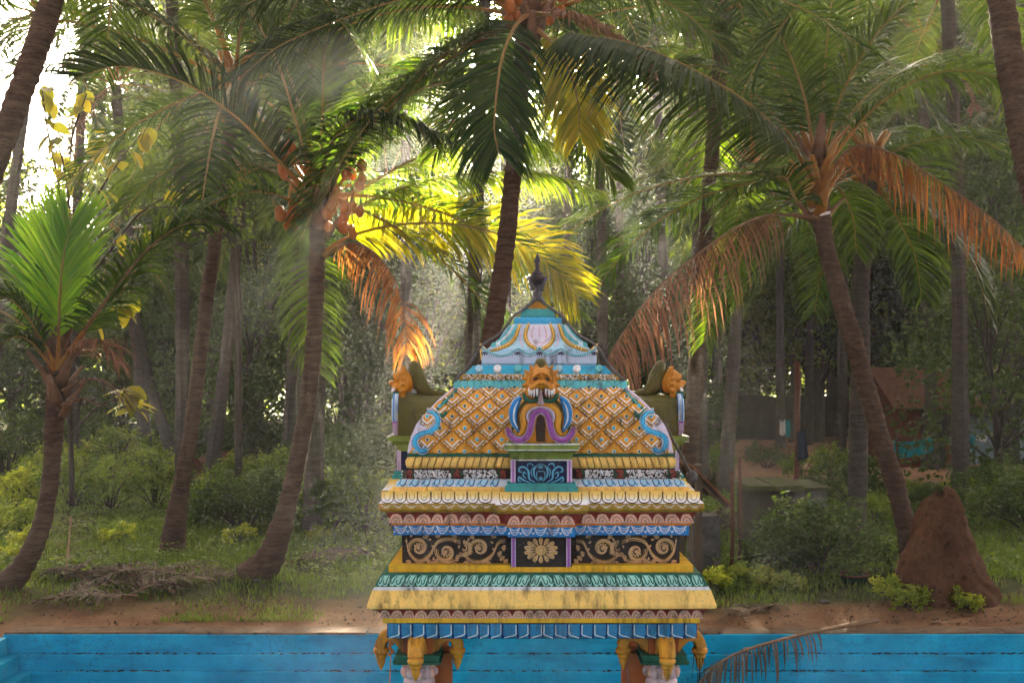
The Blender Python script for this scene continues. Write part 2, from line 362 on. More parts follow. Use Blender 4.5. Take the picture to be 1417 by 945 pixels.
# ---------------------------------------------------------------- the painted shrine (square, built round its axis)
X0, DC = .202, 7.95
shrine = empty('temple_pavilion', (X0, DC, -1.75), 'small brightly painted temple pavilion with tiered roof standing in the tank', 'temple')
ORG = Vector((0, 0, 1.75))                       # shrine-local z is world z + 1.75
def wz(hp, py):
    w = hp*DC/(F+hp); return w, CH-(py-HY)*(DC-w)/F
PB = .085                                       # how far the centre bays stand forward
def outline(w, bw):
    if not bw: return [(-w, -w), (w, -w), (w, w), (-w, w)]
    out = []
    for k in range(4):
        c, s = (1, 0, -1, 0)[k], (0, 1, 0, -1)[k]
        for x, y in ((-w, -w), (-bw, -w), (-bw, -w-PB), (bw, -w-PB), (bw, -w)):
            out.append((x*c-y*s, x*s+y*c))
    return out
def moulding(name, mat, prof, bump_hp=0, smooth=False, parent=None, nsub=1):
    """prof: (half width, row) pairs from bottom to top as seen in the photo -> a square ring lofted to scale"""
    mb = MB(); rings = []; bumps = bump_hp if hasattr(bump_hp, '__len__') else [bump_hp]*len(prof)
    for (hp, py), bh in zip(prof, bumps):
        w, z = wz(hp, py); bw = bh*(DC-w)/F if bh else 0
        o = outline(w, bw)
        q = []
        for i, a in enumerate(o):                    # subdivide edges so the paint relief can wobble
            b = o[(i+1) % len(o)]
            for t in range(nsub): q.append((lerp(a[0], b[0], t/nsub), lerp(a[1], b[1], t/nsub)))
        rings.append([mb.vert((x+.003*noise.noise((x*4, y*4, z*5)), y+.003*noise.noise((y*4, z*5, x*4)), z+1.75+.003*noise.noise((x*3, y*3, z*9)))) for x, y in q])
    N = len(rings[0])
    for a, b in zip(rings, rings[1:]):
        for k in range(N): mb.face((a[k], a[(k+1) % N], b[(k+1) % N], b[k]))
    mb.face(rings[0][::-1]); mb.face(rings[-1])
    return mb.build(name, mat, parent or shrine, smooth)

class Surf:
    """front side of a moulding (or a plane at distance r): photo pixel -> shrine-local point lifted h metres off the paint"""
    def __init__(s, prof=None, p=0, r=None):
        s.prof = sorted(prof, key=lambda a: a[1]) if prof else None; s.p = p; s.r = r
    def w(s, py):
        if s.r is not None: return s.r
        q = s.prof
        if py <= q[0][1]: hp = q[0][0]
        elif py >= q[-1][1]: hp = q[-1][0]
        else:
            for a, b in zip(q, q[1:]):
                if a[1] <= py <= b[1]: hp = lerp(a[0], b[0], (py-a[1])/max(1e-6, b[1]-a[1])); break
        return hp*DC/(F+hp)
    def __call__(s, px, py, h=0):
        def pt(y):
            w = s.w(y); d = DC-w-s.p
            return Vector(((px-CX)/F*d-X0, -w-s.p, CH-(y-HY)*(DC-w)/F+1.75))
        a = pt(py)
        if s.r is not None: return a+Vector((0, -h, 0))
        b = pt(py-.5)-pt(py+.5); nrm = Vector((0, -b.z, b.y))
        nrm = nrm.normalized() if nrm.length > 1e-9 else Vector((0, -1, 0))
        if nrm.y > 0: nrm = -nrm
        return a+nrm*h
def fill(mb, S, pts, h=.005, m=0, dome=0, inset=.6):
    """a raised patch with its own edge; dome lifts the middle"""
    n = len(pts); cx = sum(p[0] for p in pts)/n; cy_ = sum(p[1] for p in pts)/n
    lo = [mb.vert(S(x, y, -.004)) for x, y in pts]; hi = [mb.vert(S(x, y, h)) for x, y in pts]
    for k in range(n): mb.face((lo[k], lo[(k+1) % n], hi[(k+1) % n], hi[k]), m)
    if dome:
        mid = [mb.vert(S(lerp(cx, x, inset), lerp(cy_, y, inset), h+dome*.8)) for x, y in pts]; c = mb.vert(S(cx, cy_, h+dome))
        for k in range(n):
            mb.face((hi[k], hi[(k+1) % n], mid[(k+1) % n], mid[k]), m); mb.face((mid[k], mid[(k+1) % n], c), m)
    else: mb.face(hi, m)
def ribbon(mb, S, pts, wid, h=.006, m=0, n=None, base=0, sq=False):
    """a rounded band laid along pixel points; wid in pixels (number or list along the band)"""
    n = n or max(4, len(pts)*4); q = spline(pts, n); rows = []
    prof = ((-1, -.003), (-.75, .75*h), (0, h), (.75, .75*h), (1, -.003)) if not sq else ((-1, -.003), (-.98, h), (.98, h), (1, -.003))
    for i, (x, y) in enumerate(q):
        a, b = q[max(0, i-1)], q[min(n-1, i+1)]; dx, dy = b[0]-a[0], b[1]-a[1]; L = math.hypot(dx, dy) or 1; nx, ny = -dy/L, dx/L
        if hasattr(wid, '__len__'):
            u = i/(n-1)*(len(wid)-1); k = min(int(u), len(wid)-2); ww = lerp(wid[k], wid[k+1], u-k)
        else: ww = wid
        rows.append([mb.vert(S(x+nx*ww/2*o, y+ny*ww/2*o, base+hh)) for o, hh in prof])
    for a, b in zip(rows, rows[1:]):
        for k in range(len(prof)-1): mb.face((a[k], b[k], b[k+1], a[k+1]), m)
def circ(cx, cy_, rx, ry=None, n=10, a0=0): return [(cx+rx*math.cos(a0+2*math.pi*k/n), cy_+(ry or rx)*math.sin(a0+2*math.pi*k/n)) for k in range(n)]
def spiral(cx, cy_, r0, a0, turns, sgn=1, n=16, end=.12, sy=1.): return [(cx+r0*lerp(1, end, t)*math.cos(a0+sgn*2*math.pi*turns*t), cy_+sy*r0*lerp(1, end, t)*math.sin(a0+sgn*2*math.pi*turns*t)) for t in [i/(n-1) for i in range(n)]]

# profiles, bottom to top: (half width, row)
M['old_line'] = paint('paint_old_line', (.16, .085, .03))
pr = dict(
    fringe_beam=[(205, 883), (212, 882.6), (213.5, 862), (206, 861.5)], orange_fillet=[(213, 862.2), (219.5, 861.2), (219.5, 855)],
    lower_cove=[(219, 855.4), (222, 850), (227, 845.5), (232.5, 842.8)], eave=[(230, 843), (242, 841.8), (242.2, 837.5), (234.6, 816.5)],
    white_fillet=[(234.3, 816.8), (231.6, 811.5)], green_slope=[(231.6, 811.8), (228.4, 805), (220.5, 793)],
    ochre_plinth=[(210.7, 794), (210.7, 782)], panel_wall=[(192, 781), (192, 738)], scallop_band=[(204.5, 740.2), (204.7, 726.3)],
    thin_fillet=[(206.6, 726.8), (207.4, 724)], upper_cove=[(207, 724.4), (209.5, 717.5), (215.5, 708.5)],
    cornice_lip=[(214, 708.8), (222, 708), (225.6, 704), (225.4, 696.4)], cornice_slope=[(225.3, 696.7), (219.5, 691), (214.5, 684), (212, 678.8)],
    hem_strip=[(205, 680), (203.6, 673.5)], blue_slope=[(203.4, 673.8), (198, 669), (190, 663)], garland_seat=[(182, 664), (182, 647)],
    tongue_roll=[(179, 648.6), (184, 647), (187, 643), (187.2, 637.5), (185, 633.2), (181, 631.2)], green_strip=[(184.8, 632), (184.8, 627.4)],
    roof=[(184, 628.4), (182.6, 617), (179.6, 606), (175, 594), (168, 582), (159, 572), (148, 561.5), (134, 548.5), (121, 536.5)],
    teal_drape=[(124, 541), (120, 535), (113, 526.3)], flower_band=[(108, 528), (110.5, 525), (110.5, 521), (107, 517.6)],
    disc_band=[(103.5, 518.4), (91, 506)], hem_base=[(79, 506.6), (79.4, 497), (78.2, 488.5)],
    bell_dome=[(74, 493), (71.5, 483), (64, 477), (55, 470.5), (49, 461), (45, 455), (40, 450.4), (33, 448)],
    blue_slab=[(31.4, 448.6), (33, 446.6), (33, 441.6), (31.6, 439.4)], teal_block=[(22.5, 439.8), (24, 437), (20.6, 427.6)],
    ochre_cap=[(12.6, 428), (11, 417.2)], grey_cone=[(11.4, 417.6), (7, 410), (3.6, 401.6)])
matof = dict(fringe_beam='deep_blue', orange_fillet='yellow', lower_cove='red', eave='cream', white_fillet='white', green_slope='green', ochre_plinth='yellow',
    panel_wall='black', scallop_band='azure', thin_fillet='orange', upper_cove='red', cornice_lip='old_gold', cornice_slope='white', hem_strip='cream', blue_slope='ice',
    garland_seat='dark_brown', tongue_roll='cream', green_strip='green', roof='ochre', teal_drape='teal', flower_band='gold', disc_band='cyan', hem_base='pale_blue',
    bell_dome='pale_blue', blue_slab='sky_blue', teal_block='teal', ochre_cap='ochre', grey_cone='grey')
bumps = dict(panel_wall=42, scallop_band=46, thin_fillet=47, upper_cove=[47, 50, 57], cornice_lip=[57, 62, 64, 64], cornice_slope=[64, 61, 58, 56])
# the cornice petals: yellow wash at the top running into white, as painted
m_, n_, l_, b_ = newmat('paint_petal_wash')
tc = n_.new('ShaderNodeTexCoord'); sp_ = n_.new('ShaderNodeSeparateXYZ'); l_.new(tc.outputs['Generated'], sp_.inputs[0])
nz = tex_noise(n_, l_, 60, 5, mapping(n_, l_, (1.5, 1.5, .15)))
ad = n_.new('ShaderNodeMath'); ad.operation = 'MULTIPLY_ADD'; ad.inputs[1].default_value = .5; ad.inputs[2].default_value = -.25; l_.new(nz, ad.inputs[0])
ad2 = n_.new('ShaderNodeMath'); l_.new(sp_.outputs['Z'], ad2.inputs[0]); l_.new(ad.outputs[0], ad2.inputs[1])
c_ = ramp(n_, l_, ad2.outputs[0], [(.25, (.76, .74, .73)), (.62, (.74, .55, .18)), (.95, (.62, .38, .06))])
c_ = mix(n_, l_, ramp(n_, l_, tex_noise(n_, l_, 38, 6, mapping(n_, l_), .75), [(.60, 0), (.7, .7)]), c_, (.05, .035, .02))
l_.new(c_, b_.inputs['Base Color']); b_.inputs['Roughness'].default_value = .6; M['petal_wash'] = m_; matof['cornice_slope'] = 'petal_wash'
parts = {}
for k in pr:
    parts[k] = moulding({'eave': 'eave', 'roof': 'roof', 'panel_wall': 'frieze_wall'}.get(k, k), M[matof[k]], pr[k], bumps.get(k, 0), nsub=5, smooth=k in ('bell_dome', 'tongue_roll', 'roof'))
for k in ('bell_dome', 'tongue_roll', 'roof'):
    for p_ in parts[k].data.polygons: pass
    parts[k].data.set_sharp_from_angle(angle=rad(35)) if hasattr(parts[k].data, 'set_sharp_from_angle') else None
def S_(k, p=0): return Surf(pr[k], p)

# rows of repeated motifs; each motif is a piece of its own under its moulding
XC = 748.6
def row(k, name, mats, x0, x1, n, motif, p=0, mirror=True):
    S0 = S_(k, p); cuts = [lerp(x0, x1, (i+(RN.uniform(-.11, .11) if 0 < i < n else 0))/n) for i in range(n+1)]
    S = lambda x, y, h=0: S0(x+.35*noise.noise((x*.21, y*.3, 1)), y+.45*noise.noise((x*.17, y*.2, 5)), h*(1+.3*noise.noise((x*.1, y*.1, 9))))
    for i in range(n):
        a, b = cuts[i], cuts[i+1]; mb = MB()
        dirn = (-1 if (a+b)/2 < XC else 1) if mirror else 1
        motif(mb, S, a, b, dirn, RN); mb.build(name, mats, parts[k], smooth=False)
def X(a, b, dirn, u): return lerp(a, b, u) if dirn > 0 else lerp(b, a, u)     # u runs away from the centre
def m_green(mb, S, a, b, s, r):
    x = lambda u: X(a, b, s, u); j = r.uniform(-.04, .04)
    fill(mb, S, [(x(-.02), 796), (x(.52+j), 796), (x(.80), 800), (x(.97), 806), (x(.94), 810), (x(.78), 811), (x(.62), 808.5), (x(.45), 811), (x(.25), 810.4), (x(.10), 806), (x(-.02), 802)], .004, 0)
    ribbon(mb, S, [(x(.04), 797), (x(.22), 803), (x(.30), 807), (x(.46), 808), (x(.54), 804.5), (x(.46), 802)], [1.6, 2.0, 1.2], .003, 1, 14, .004)
    ribbon(mb, S, [(x(.46), 797), (x(.62), 800.5), (x(.72), 805), (x(.84), 807.4), (x(.90), 804.5), (x(.84), 803)], [1.5, 1.9, 1.1], .003, 1, 14, .004)
row('green_slope', 'petal', [M['mint'], M['green']], 523, 974, 13*2, m_green)
def m_pink(lo, hi):
    def f(mb, S, a, b, s, r):
        x = lambda u: X(a, b, s, u); y = lambda v: lerp(lo, hi, v); j = r.uniform(-.05, .05)
        fill(mb, S, [(x(-.02), y(.02)), (x(.02), y(.45)), (x(.14), y(.82+j)), (x(.40), y(.97)), (x(.68), y(.88+j)), (x(.87), y(.55)), (x(1.0), y(.04))], .004, 0)
        ribbon(mb, S, [(x(.20), y(.10)), (x(.26), y(.50)), (x(.45), y(.68)), (x(.64), y(.50)), (x(.80), y(.08))], [1.0, .8], .002, 1, 10, .004)
        ribbon(mb, S, [(x(.40), y(.08)), (x(.46), y(.36)), (x(.60), y(.10))], [.9, .7], .002, 1, 7, .004)
    return f
row('lower_cove', 'petal', [M['pink'], M['red']], 524, 973, 27, m_pink(855, 843.4))
row('upper_cove', 'petal', [M['pink'], M['red']], 537, 692, 8, m_pink(723.8, 710))
row('upper_cove', 'petal', [M['pink'], M['red']], 805, 960, 8, m_pink(723.8, 710))
row('upper_cove', 'petal', [M['pink'], M['red']], 702, 796, 5, m_pink(723.8, 710), PB)
def m_scallop(mb, S, a, b, s, r):
    c = (a+b)/2
    for q, (dy, th) in enumerate(((0, 1.2), (3, 1.2), (5.6, 1.1))):
        ribbon(mb, S, [(a+1, 727.2), (lerp(a, c, .5), 729.5+dy*.9), (c, 731.2+dy*1.0+(1.2 if q == 2 else 0)), (lerp(c, b, .5), 729.5+dy*.9), (b-1, 727.2)], th, .002, 0, 11)
    for u in (-.40, -.26, -.13, 0, .13, .26, .40):
        fill(mb, S, circ(c+u*(b-a), 737.4-abs(u)*9, .75, n=6), .002, 0)
    fill(mb, S, circ(a+.4, 735.6, 1.4, n=7), .002, 0)
for x0, x1, n, p in ((545, 703, 8, 0), (794, 951, 8, 0), (704, 793, 5, PB)): row('scallop_band', 'painted_festoon', [M['white']], x0, x1, n, m_scallop, p)
def m_leaf(mb, S, a, b, s, r):
    x = lambda u: X(a, b, s, u); t = r.uniform(-.03, .03)
    fill(mb, S, [(x(.03), 862.6), (x(.93), 862.6), (x(.95+t), 876), (x(.80), 881.6), (x(.05), 881.6)], .010, 0, .006, .7)
    ribbon(mb, S, [(x(.10), 863), (x(.10), 872), (x(.12), 876.6), (x(.5), 879.2), (x(.86), 881.2)], [1.6, 2.0, 1.2], .004, 1, 12, .016)
    ribbon(mb, S, [(x(.96), 862.6), (x(.98), 872), (x(.99), 881.8)], 1.2, .004, 2, 5, .008)
m_leaf_mats = [paint('paint_leaf_blue', (.03, .22, .42), .5, .35), M['ice'], M['deep_blue']]
row('fringe_beam', 'fringe_leaf', m_leaf_mats, 536, 964, 24, m_leaf)
def m_corn(mb, S, a, b, s, r):
    w = b-a; c = (a+b)/2+r.uniform(-.3, .3)
    fill(mb, S, [(c-.44*w, 680), (c+.44*w, 680), (c+.46*w, 688), (c+.40*w, 693.5), (c+.18*w, 695.6), (c-.18*w, 695.6), (c-.40*w, 693.5), (c-.46*w, 688)], .004, 0, .009, .62)
    ribbon(mb, S, [(c-.47*w, 680.5), (c-.47*w, 688), (c-.38*w, 694), (c, 696.2), (c+.38*w, 694), (c+.47*w, 688), (c+.47*w, 680.5)], 1.1, .004, 1, 22, .003)
    ribbon(mb, S, [(c-.22*w, 684), (c-.2*w, 691), (c, 693.4), (c+.2*w, 691), (c+.22*w, 684)], .55, .003, 1, 12, .0125)
def m_lip(mb, S, a, b, s, r):
    c = (a+b)/2; w = b-a
    for rx, y, th in ((.40, 698.2, 1.0), (.26, 699.4, .9)):
        ribbon(mb, S, [(c-rx*w, y), (c-rx*.5*w, y+2.2), (c, y+2.9), (c+rx*.5*w, y+2.2), (c+rx*w, y)], th, .002, 0, 9)
    fill(mb, S, circ(c, 704, .30*w, 1.8, 8), .003, 1, .004)
for x0, x1, n, p in ((524, 684, 9, 0), (812, 972, 9, 0), (688, 808, 7, PB)):
    row('cornice_slope', 'cornice_petal', [M['petal_wash'], M['old_line']], x0+3, x1-3, n, m_corn, p); row('cornice_lip', 'lip_oval', [M['white'], M['gold']], x0+1, x1-1, n, m_lip, p)
def m_blue(mb, S, a, b, s, r):
    x = lambda u: X(a, b, s, u)
    fill(mb, S, [(x(.04), 664), (x(.55), 664), (x(.9), 667), (x(.96), 670.5), (x(.75), 673), (x(.35), 673), (x(.12), 669)], .004, 1)
    ribbon(mb, S, [(x(0), 664), (x(.1), 669), (x(.3), 672.6), (x(.55), 671), (x(.55), 667.5)], [1.2, 1.5, .9], .003, 0, 10, .004)
    ribbon(mb, S, [(x(.45), 664), (x(.62), 668), (x(.8), 671.8)], [1.0, 1.3], .003, 0, 6, .004)
for x0, x1 in ((547, 690), (806, 949)): row('blue_slope', 'petal', [paint('paint_line_blue', (.02, .14, .34)), M['pale_blue']], x0, x1, 9, m_blue)
def m_hem(mb, S, a, b, s, r):
    c = (a+b)/2; fill(mb, S, [(a, 674.5), (b, 674.5), (lerp(c, b, .7), 677.5), (c, 679.4), (lerp(a, c, .3), 677.5)], .006, 0)
for x0, x1 in ((546, 694), (804, 951)): row('hem_strip', 'hem_scallop', [M['cream']], x0, x1, 13, m_hem, mirror=False)
def m_tongue(mb, S, a, b, s, r):
    x = lambda u: X(a, b, s, u)
    fill(mb, S, [(x(.05), 633), (x(.5), 632.4), (x(.85), 635), (x(1.0), 641), (x(1.1), 646.5), (x(.45), 646.8), (x(.28), 641), (x(.1), 636)], .005, 0, .005)
    ribbon(mb, S, [(x(.0), 633), (x(.2), 640), (x(.42), 647)], [1.2, .8], .003, 1, 6, .002)
for x0, x1 in ((564, 697), (799, 932)): row('tongue_roll', 'tongue', [M['cream'], M['dark_brown']], x0, x1, 13, m_tongue)
def m_drape(mb, S, a, b, s, r):
    x = lambda u: X(a, b, s, u)
    fill(mb, S, [(x(.15), 528), (x(.95), 528), (x(1.0), 533.5), (x(.95), 538.2), (x(.5), 541), (x(.05), 538.4), (x(0), 533)], .006, 0, .006)
    ribbon(mb, S, [(x(-.02), 538.6), (x(.25), 540.2), (x(.5), 542), (x(.75), 540.2), (x(1.02), 538.6)], 2.4, .004, 1, 7, .013)
    ribbon(mb, S, [(x(.25), 529.5), (x(.55), 533), (x(.62), 538)], [.9, .7], .002, 2, 5, .009)
for x0, x1 in ((628, 722), (774, 868)): row('teal_drape', 'drape_fold', [M['turquoise'], M['purple'], M['green']], x0, x1, 10, m_drape)
# discs on the blue band
for i, x in enumerate((663, 688.5, 716.5, 773, 798, 828.5)):
    mb = MB(); S = S_('disc_band'); fill(mb, S, circ(x, 512, 5.4, 4.7, 14), .022, 0, .004, .8)
    mb.build('disc', M['white'] if i in (1, 4) else M['pale_blue'] if i in (0, 3) else M['turquoise'], parts['disc_band'])
# flower bands: a plastered garland of small lumps
def garland(name, k, x0, x1, y0, y1, n, cols, size, lift, parent):
    S = S_(k); mb = MB()
    for i in range(n):
        x, y = RN.uniform(x0, x1), RN.uniform(y0, y1); v = (y-y0)/(y1-y0)*2-1
        c = S(x, y, lift*math.sqrt(max(0, 1-v*v))); r = RN.uniform(.6, 1.2)*size
        mb.blob(c, (r, r*.8, r*.8), RN.choice(cols), 5, 3)
    return mb
M['lump_red'] = paint('paint_flower_red', (.30, .06, .04)); M['lump_green'] = paint('paint_flower_green', (.03, .09, .05))
gm = [M['white'], M['lump_red'], M['lump_green'], M['gold'], M['dark_brown']]
for x0, x1, red in ((557, 700, (566, 633, 697)), (797, 941, (800, 857, 931))):
    mb = MB(); S = S_('garland_seat')
    mb.tube([S(lerp(x0, x1, i/20), 655.8, .012) for i in range(21)], .026, 10, 4)
    for i in range(620):
        x = RN.uniform(x0, x1); a = RN.uniform(-1.5, 1.5)
        near = min(abs(x-q) for q in red); c = S(x, 655.8, .012)+Vector((0, -math.cos(a)*.027, math.sin(a)*.027)); r = RN.uniform(.004, .0085)
        mb.blob(c, (r, r*.8, r), 1 if near < 4.5 else 2 if near < 8.5 else 0 if RN.random() < .9 else 4, 5, 3)
    tag(mb.build('flower_garland', gm, shrine), 'plaster garland of white flowers with red rosettes', kind='stuff')
for x0, x1 in ((641, 727), (769, 852)):
    mb = garland('x', 'flower_band', x0, x1, 518.5, 527, 330, [0, 0, 0, 3, 3, 4], .0075, .006, None)
    tag(mb.build('flower_garland', gm, shrine), kind='stuff')
# roof: lattice of raised diamond tiles
SR = S_('roof'); RX = 746.2
def edge(py):
    w = SR.w(py); return w/(DC-w)*F
tile_mats = [M['ochre'], M['amber'], M['white'], M['cyan'], M['green'], paint('paint_bead', (.74, .50, .14))]
def clampS(x, y, h=0):
    y = clamp(y, 538, 627.6); e = edge(y)-5; return SR(clamp(x, RX-e, RX+e), y, h)
rows_ = [625.7, 610, 595, 580, 566, 552.5, 540]
for ri, ry in enumerate(rows_):
    for q in range(-12, 13):
        if (q+ri) % 2: continue
        x = RX+q*17.2*(1-.0004*ri); e = edge(ry)
        if abs(x-RX) > e-10 or (abs(x-RX) < 42 and ry > 556) or (abs(x-RX) < 20): continue
        hy = 15.2 if ri < 3 else 14.2; hx = 16.6; mb = MB(); j = RN.uniform(-.4, .4)
        D = lambda s, dx=0, dy=0: [(x+j, ry-hy*s), (x+hx*s+j, ry), (x+j, ry+hy*s), (x-hx*s+j, ry)]
        fill(mb, clampS, D(.94), .010, 1); 
        lo = [mb.vert(clampS(a, b, .010)) for a, b in D(.82)]; hi = [mb.vert(clampS(a, b, .022)) for a, b in D(.66)]
        for k in range(4): mb.face((lo[k], lo[(k+1) % 4], hi[(k+1) % 4], hi[k]), 0)
        mb.face(hi, 0)
        if ri:
            d = D(.56); ribbon(mb, clampS, [d[1], d[2]], 1.6, .003, 2, 4, .022, True); ribbon(mb, clampS, [d[2], d[3]], 1.6, .003, 2, 4, .022, True)
            d = D(.86)
            for (a, b) in ((d[1], d[2]), (d[2], d[3])):
                for t in range(6):
                    u = (t+.5)/6; fill(mb, clampS, circ(lerp(a[0], b[0], u), lerp(a[1], b[1], u), 1.5, 1.3, 5), .016, 5 if t % 2 else 2, .004)
        col = 3 if RN.random() < .6 else 4
        fill(mb, clampS, circ(x+j, ry-1, 2.9, 2.6, 8), .026, 2); fill(mb, clampS, circ(x+j, ry-1, 2.0, 1.8, 8), .031, col, .003)
        mb.build('diamond_tile', tile_mats, parts['roof'])
# roof corners: lilac edge, green scroll, white lobe, blue S curl
for s in (1, -1):
    mx = lambda pts: [((x if s > 0 else 2*747.6-x), y) for x, y in pts]
    E = lambda y, o: 747.6-edge(y)+o
    mb = MB(); ribbon(mb, SR, mx([(E(y, 3.2), y) for y in (539, 547, 556, 565, 574)]), [3, 6, 7, 6, 5], .012); mb.build('ridge_band', M['lilac'], parts['roof'], True)
    mb = MB(); ribbon(mb, SR, mx([(632, 541), (621, 553), (611, 563), (605, 570), (608, 576), (615, 576), (617, 571.5)]), [5, 8, 8.5, 8, 7, 5], .026, 0, 26)
    ribbon(mb, SR, mx([(630, 544), (619, 556), (609, 567)]), [1.2, 2.4, 1.2], .004, 1, 10, .026); mb.build('corner_scroll', [M['green'], M['teal']], parts['roof'], True)
    mb = MB(); fill(mb, SR, mx([(E(575, 0), 575), (592, 574), (599, 580), (600, 588), (594, 594), (585, 597), (575, 601), (570, 609), (570, 620), (571, 626), (E(626, 0), 626), (E(612, 0), 612), (E(600, 0), 600), (E(588, 0), 588)]), .010)
    fill(mb, SR, mx(circ(588, 584, 7, 6.5, 14)), .013, 1, .004); mb.build('corner_lobe', [paint('paint_lobe', (.70, .62, .72)), M['grey']], parts['roof'])
    cur = mx([(591, 572.5), (600, 574.5), (606, 582), (605, 591), (596, 598), (584, 601.5), (576, 607), (575, 616), (580, 623), (587, 624), (591, 619)])
    mb = MB(); ribbon(mb, SR, cur, [6, 11, 12.5, 12.5, 12, 12, 12, 12.5, 11, 8], .020, 0, 40); ribbon(mb, SR, cur, [2, 5, 6.5, 7, 6.5, 6.5, 6.5, 6, 4, 2], .016, 1, 40, .016)
    q = spline(cur, 46)
    for i, (x, y) in enumerate(q):
        a, b = q[max(0, i-1)], q[min(45, i+1)]; L = math.hypot(b[0]-a[0], b[1]-a[1]) or 1; nx, ny = -(b[1]-a[1])/L, (b[0]-a[0])/L
        for sg in (-1, 1): fill(mb, SR, circ(x+nx*3.9*sg, y+ny*3.9*sg, .75, n=5), .030, 2)
    mb.build('corner_scroll', [M['azure'], M['sky_blue'], M['ice']], parts['roof'], False)
# painted scrolls on the black frieze
SP = S_('panel_wall')
def teardrop(cx, cy_, a, L, w): return [(cx+math.cos(a)*u*L-math.sin(a)*v*w, cy_+math.sin(a)*u*L+math.cos(a)*v*w) for u, v in ((0, 0), (.35, .35), (.7, .5), (.95, .32), (1.02, 0), (.95, -.32), (.7, -.5), (.35, -.35))]
def scroll_panel(x0, x1, flip):
    T = lambda u, v: ((lerp(x0, x1, u) if not flip else lerp(x1, x0, u)), 741+v*38)
    W = x1-x0
    def tp(pts): return [T(*p) for p in pts]
    mb = MB()
    def scroll(cu, cv, r, a0, turns, sg, col=0):
        pts = [(cu+r*lerp(1, .16, t)*math.cos(a0+sg*2*math.pi*turns*t)*38/W, cv+r*lerp(1, .16, t)*math.sin(a0+sg*2*math.pi*turns*t)) for t in [i/15 for i in range(16)]]
        ribbon(mb, SP, tp(pts), [1.6, 3.2, 3.8, 3.2, 4.4], .004, 0, 34)
        ribbon(mb, SP, tp([(cu+(a-cu)*1.17, cv+(b-cv)*1.17) for a, b in pts[:10]]), [1.0, 1.9, 1.0], .003, 0, 20)
        for k in range(9):
            a = a0+sg*(.2+k*.5); R = r*38*1.32; aa = a if not flip else math.pi-a; c = T(cu, cv); q = (c[0]+math.cos(aa)*R, c[1]+math.sin(aa)*R)
            if 743 < q[1] < 778 and x0+3 < q[0] < x1-3: fill(mb, SP, teardrop(q[0], q[1], aa+1.1*sg*(1 if not flip else -1), 4.6, 3.0), .004, k % 3 == 2 and 2 or 0)
        ribbon(mb, SP, tp([(cu+(a-cu)*.82, cv+(b-cv)*.82) for a, b in pts[:9]]), [.8, 1.4, .7], .003, 1, 18)
        c = T(cu, cv); fill(mb, SP, circ(c[0], c[1], 2.7, n=9), .005, 0, .002)
        for k in range(7):
            a = a0+sg*(.5+k*.62); R = r*.52*38; fill(mb, SP, teardrop(c[0]+math.cos(a if not flip else math.pi-a)*R*.55, c[1]+math.sin(a)*R*.55, (a if not flip else math.pi-a)+.9*sg*(1 if not flip else -1), 4.2, 2.6), .004, 0)
    def stem(pts, w=2.4):
        q = tp(pts); ribbon(mb, SP, q, [1.2, w*1.4, 1.2], .004, 0, 26); ribbon(mb, SP, [(a, b+2.6) for a, b in q], [.8, 1.7, .8], .003, 0, 26); ribbon(mb, SP, [(a, b-2.4) for a, b in q], [.4, 1.0, .4], .003, 1, 26)
    scroll(.14, .44, .36, math.pi*.9, 1.35, 1); scroll(.40, .58, .36, -math.pi*.9, 1.3, -1); scroll(.72, .46, .36, math.pi*.8, 1.35, 1)
    stem([(.02, .10), (.05, .60), (.14, .92), (.24, .72), (.32, .22), (.44, .10), (.54, .22)]); stem([(.30, .92), (.42, .96), (.50, .88)], 2); stem([(.56, .62), (.64, .90), (.74, .94), (.84, .70), (.90, .25), (.97, .16)])
    c = T(.57, .46)
    for k in range(11):
        a = -1.5+k*.36; a = a if not flip else math.pi-a; fill(mb, SP, teardrop(c[0]+math.cos(a)*5.5, c[1]+math.sin(a)*5.5, a, 6.2, 3.2), .004, 0)
    ribbon(mb, SP, spiral(c[0], c[1], 5.4, -1.4 if not flip else math.pi+1.4, .75, 1 if not flip else -1), [1.5, 2.4, 1], .005, 2, 20)
    for u, v, a in ((.27, .90, 1.3), (.25, .86, 2.2), (.29, .88, .5), (.22, .12, -2), (.46, .06, -.8), (.63, .08, -.6), (.60, .9, 1.8), (.89, .62, .4), (.92, .75, .8), (.93, .42, .2), (.95, .88, .6), (.84, .08, -1), (.34, .06, -2.2), (.50, .70, .9), (.06, .88, 2.2), (.80, .90, 1.4)):
        c = T(u, v); a = a if not flip else math.pi-a
        for da in (-.6, 0, .6): fill(mb, SP, teardrop(c[0], c[1], a+da, 6.4, 3.2), .004, 0 if da else 2)
    mb.build('painted_scroll', [M['sand'], M['gold'], paint('paint_peach', (.66, .36, .16))], parts['panel_wall'])
scroll_panel(559, 704, False); scroll_panel(793, 939, True)
SB = S_('panel_wall', PB); mb = MB()
for k in range(14):
    a = 2*math.pi*(k+.5)/14; c = (748.5+math.cos(a)*8, 758+math.sin(a)*6.2); L = math.hypot(math.cos(a)*15.5, math.sin(a)*11)
    a2 = math.atan2(math.sin(a)*11, math.cos(a)*15.5)
    fill(mb, SB, teardrop(c[0], c[1], a2, L, 6.2), .004, 0, .003); fill(mb, SB, teardrop(c[0]+math.cos(a2)*L*.4, c[1]+math.sin(a2)*L*.4, a2, L*.5, 1.6), .009, 1)
for r, m, h in ((8.6, 1, .006), (7, 0, .008), (4.6, 1, .010), (3.4, 0, .013)): fill(mb, SB, circ(748.5, 758, r, r*.86, 14), h, m, .002)
mb.build('painted_flower', [M['sand'], M['old_gold']], parts['panel_wall'])
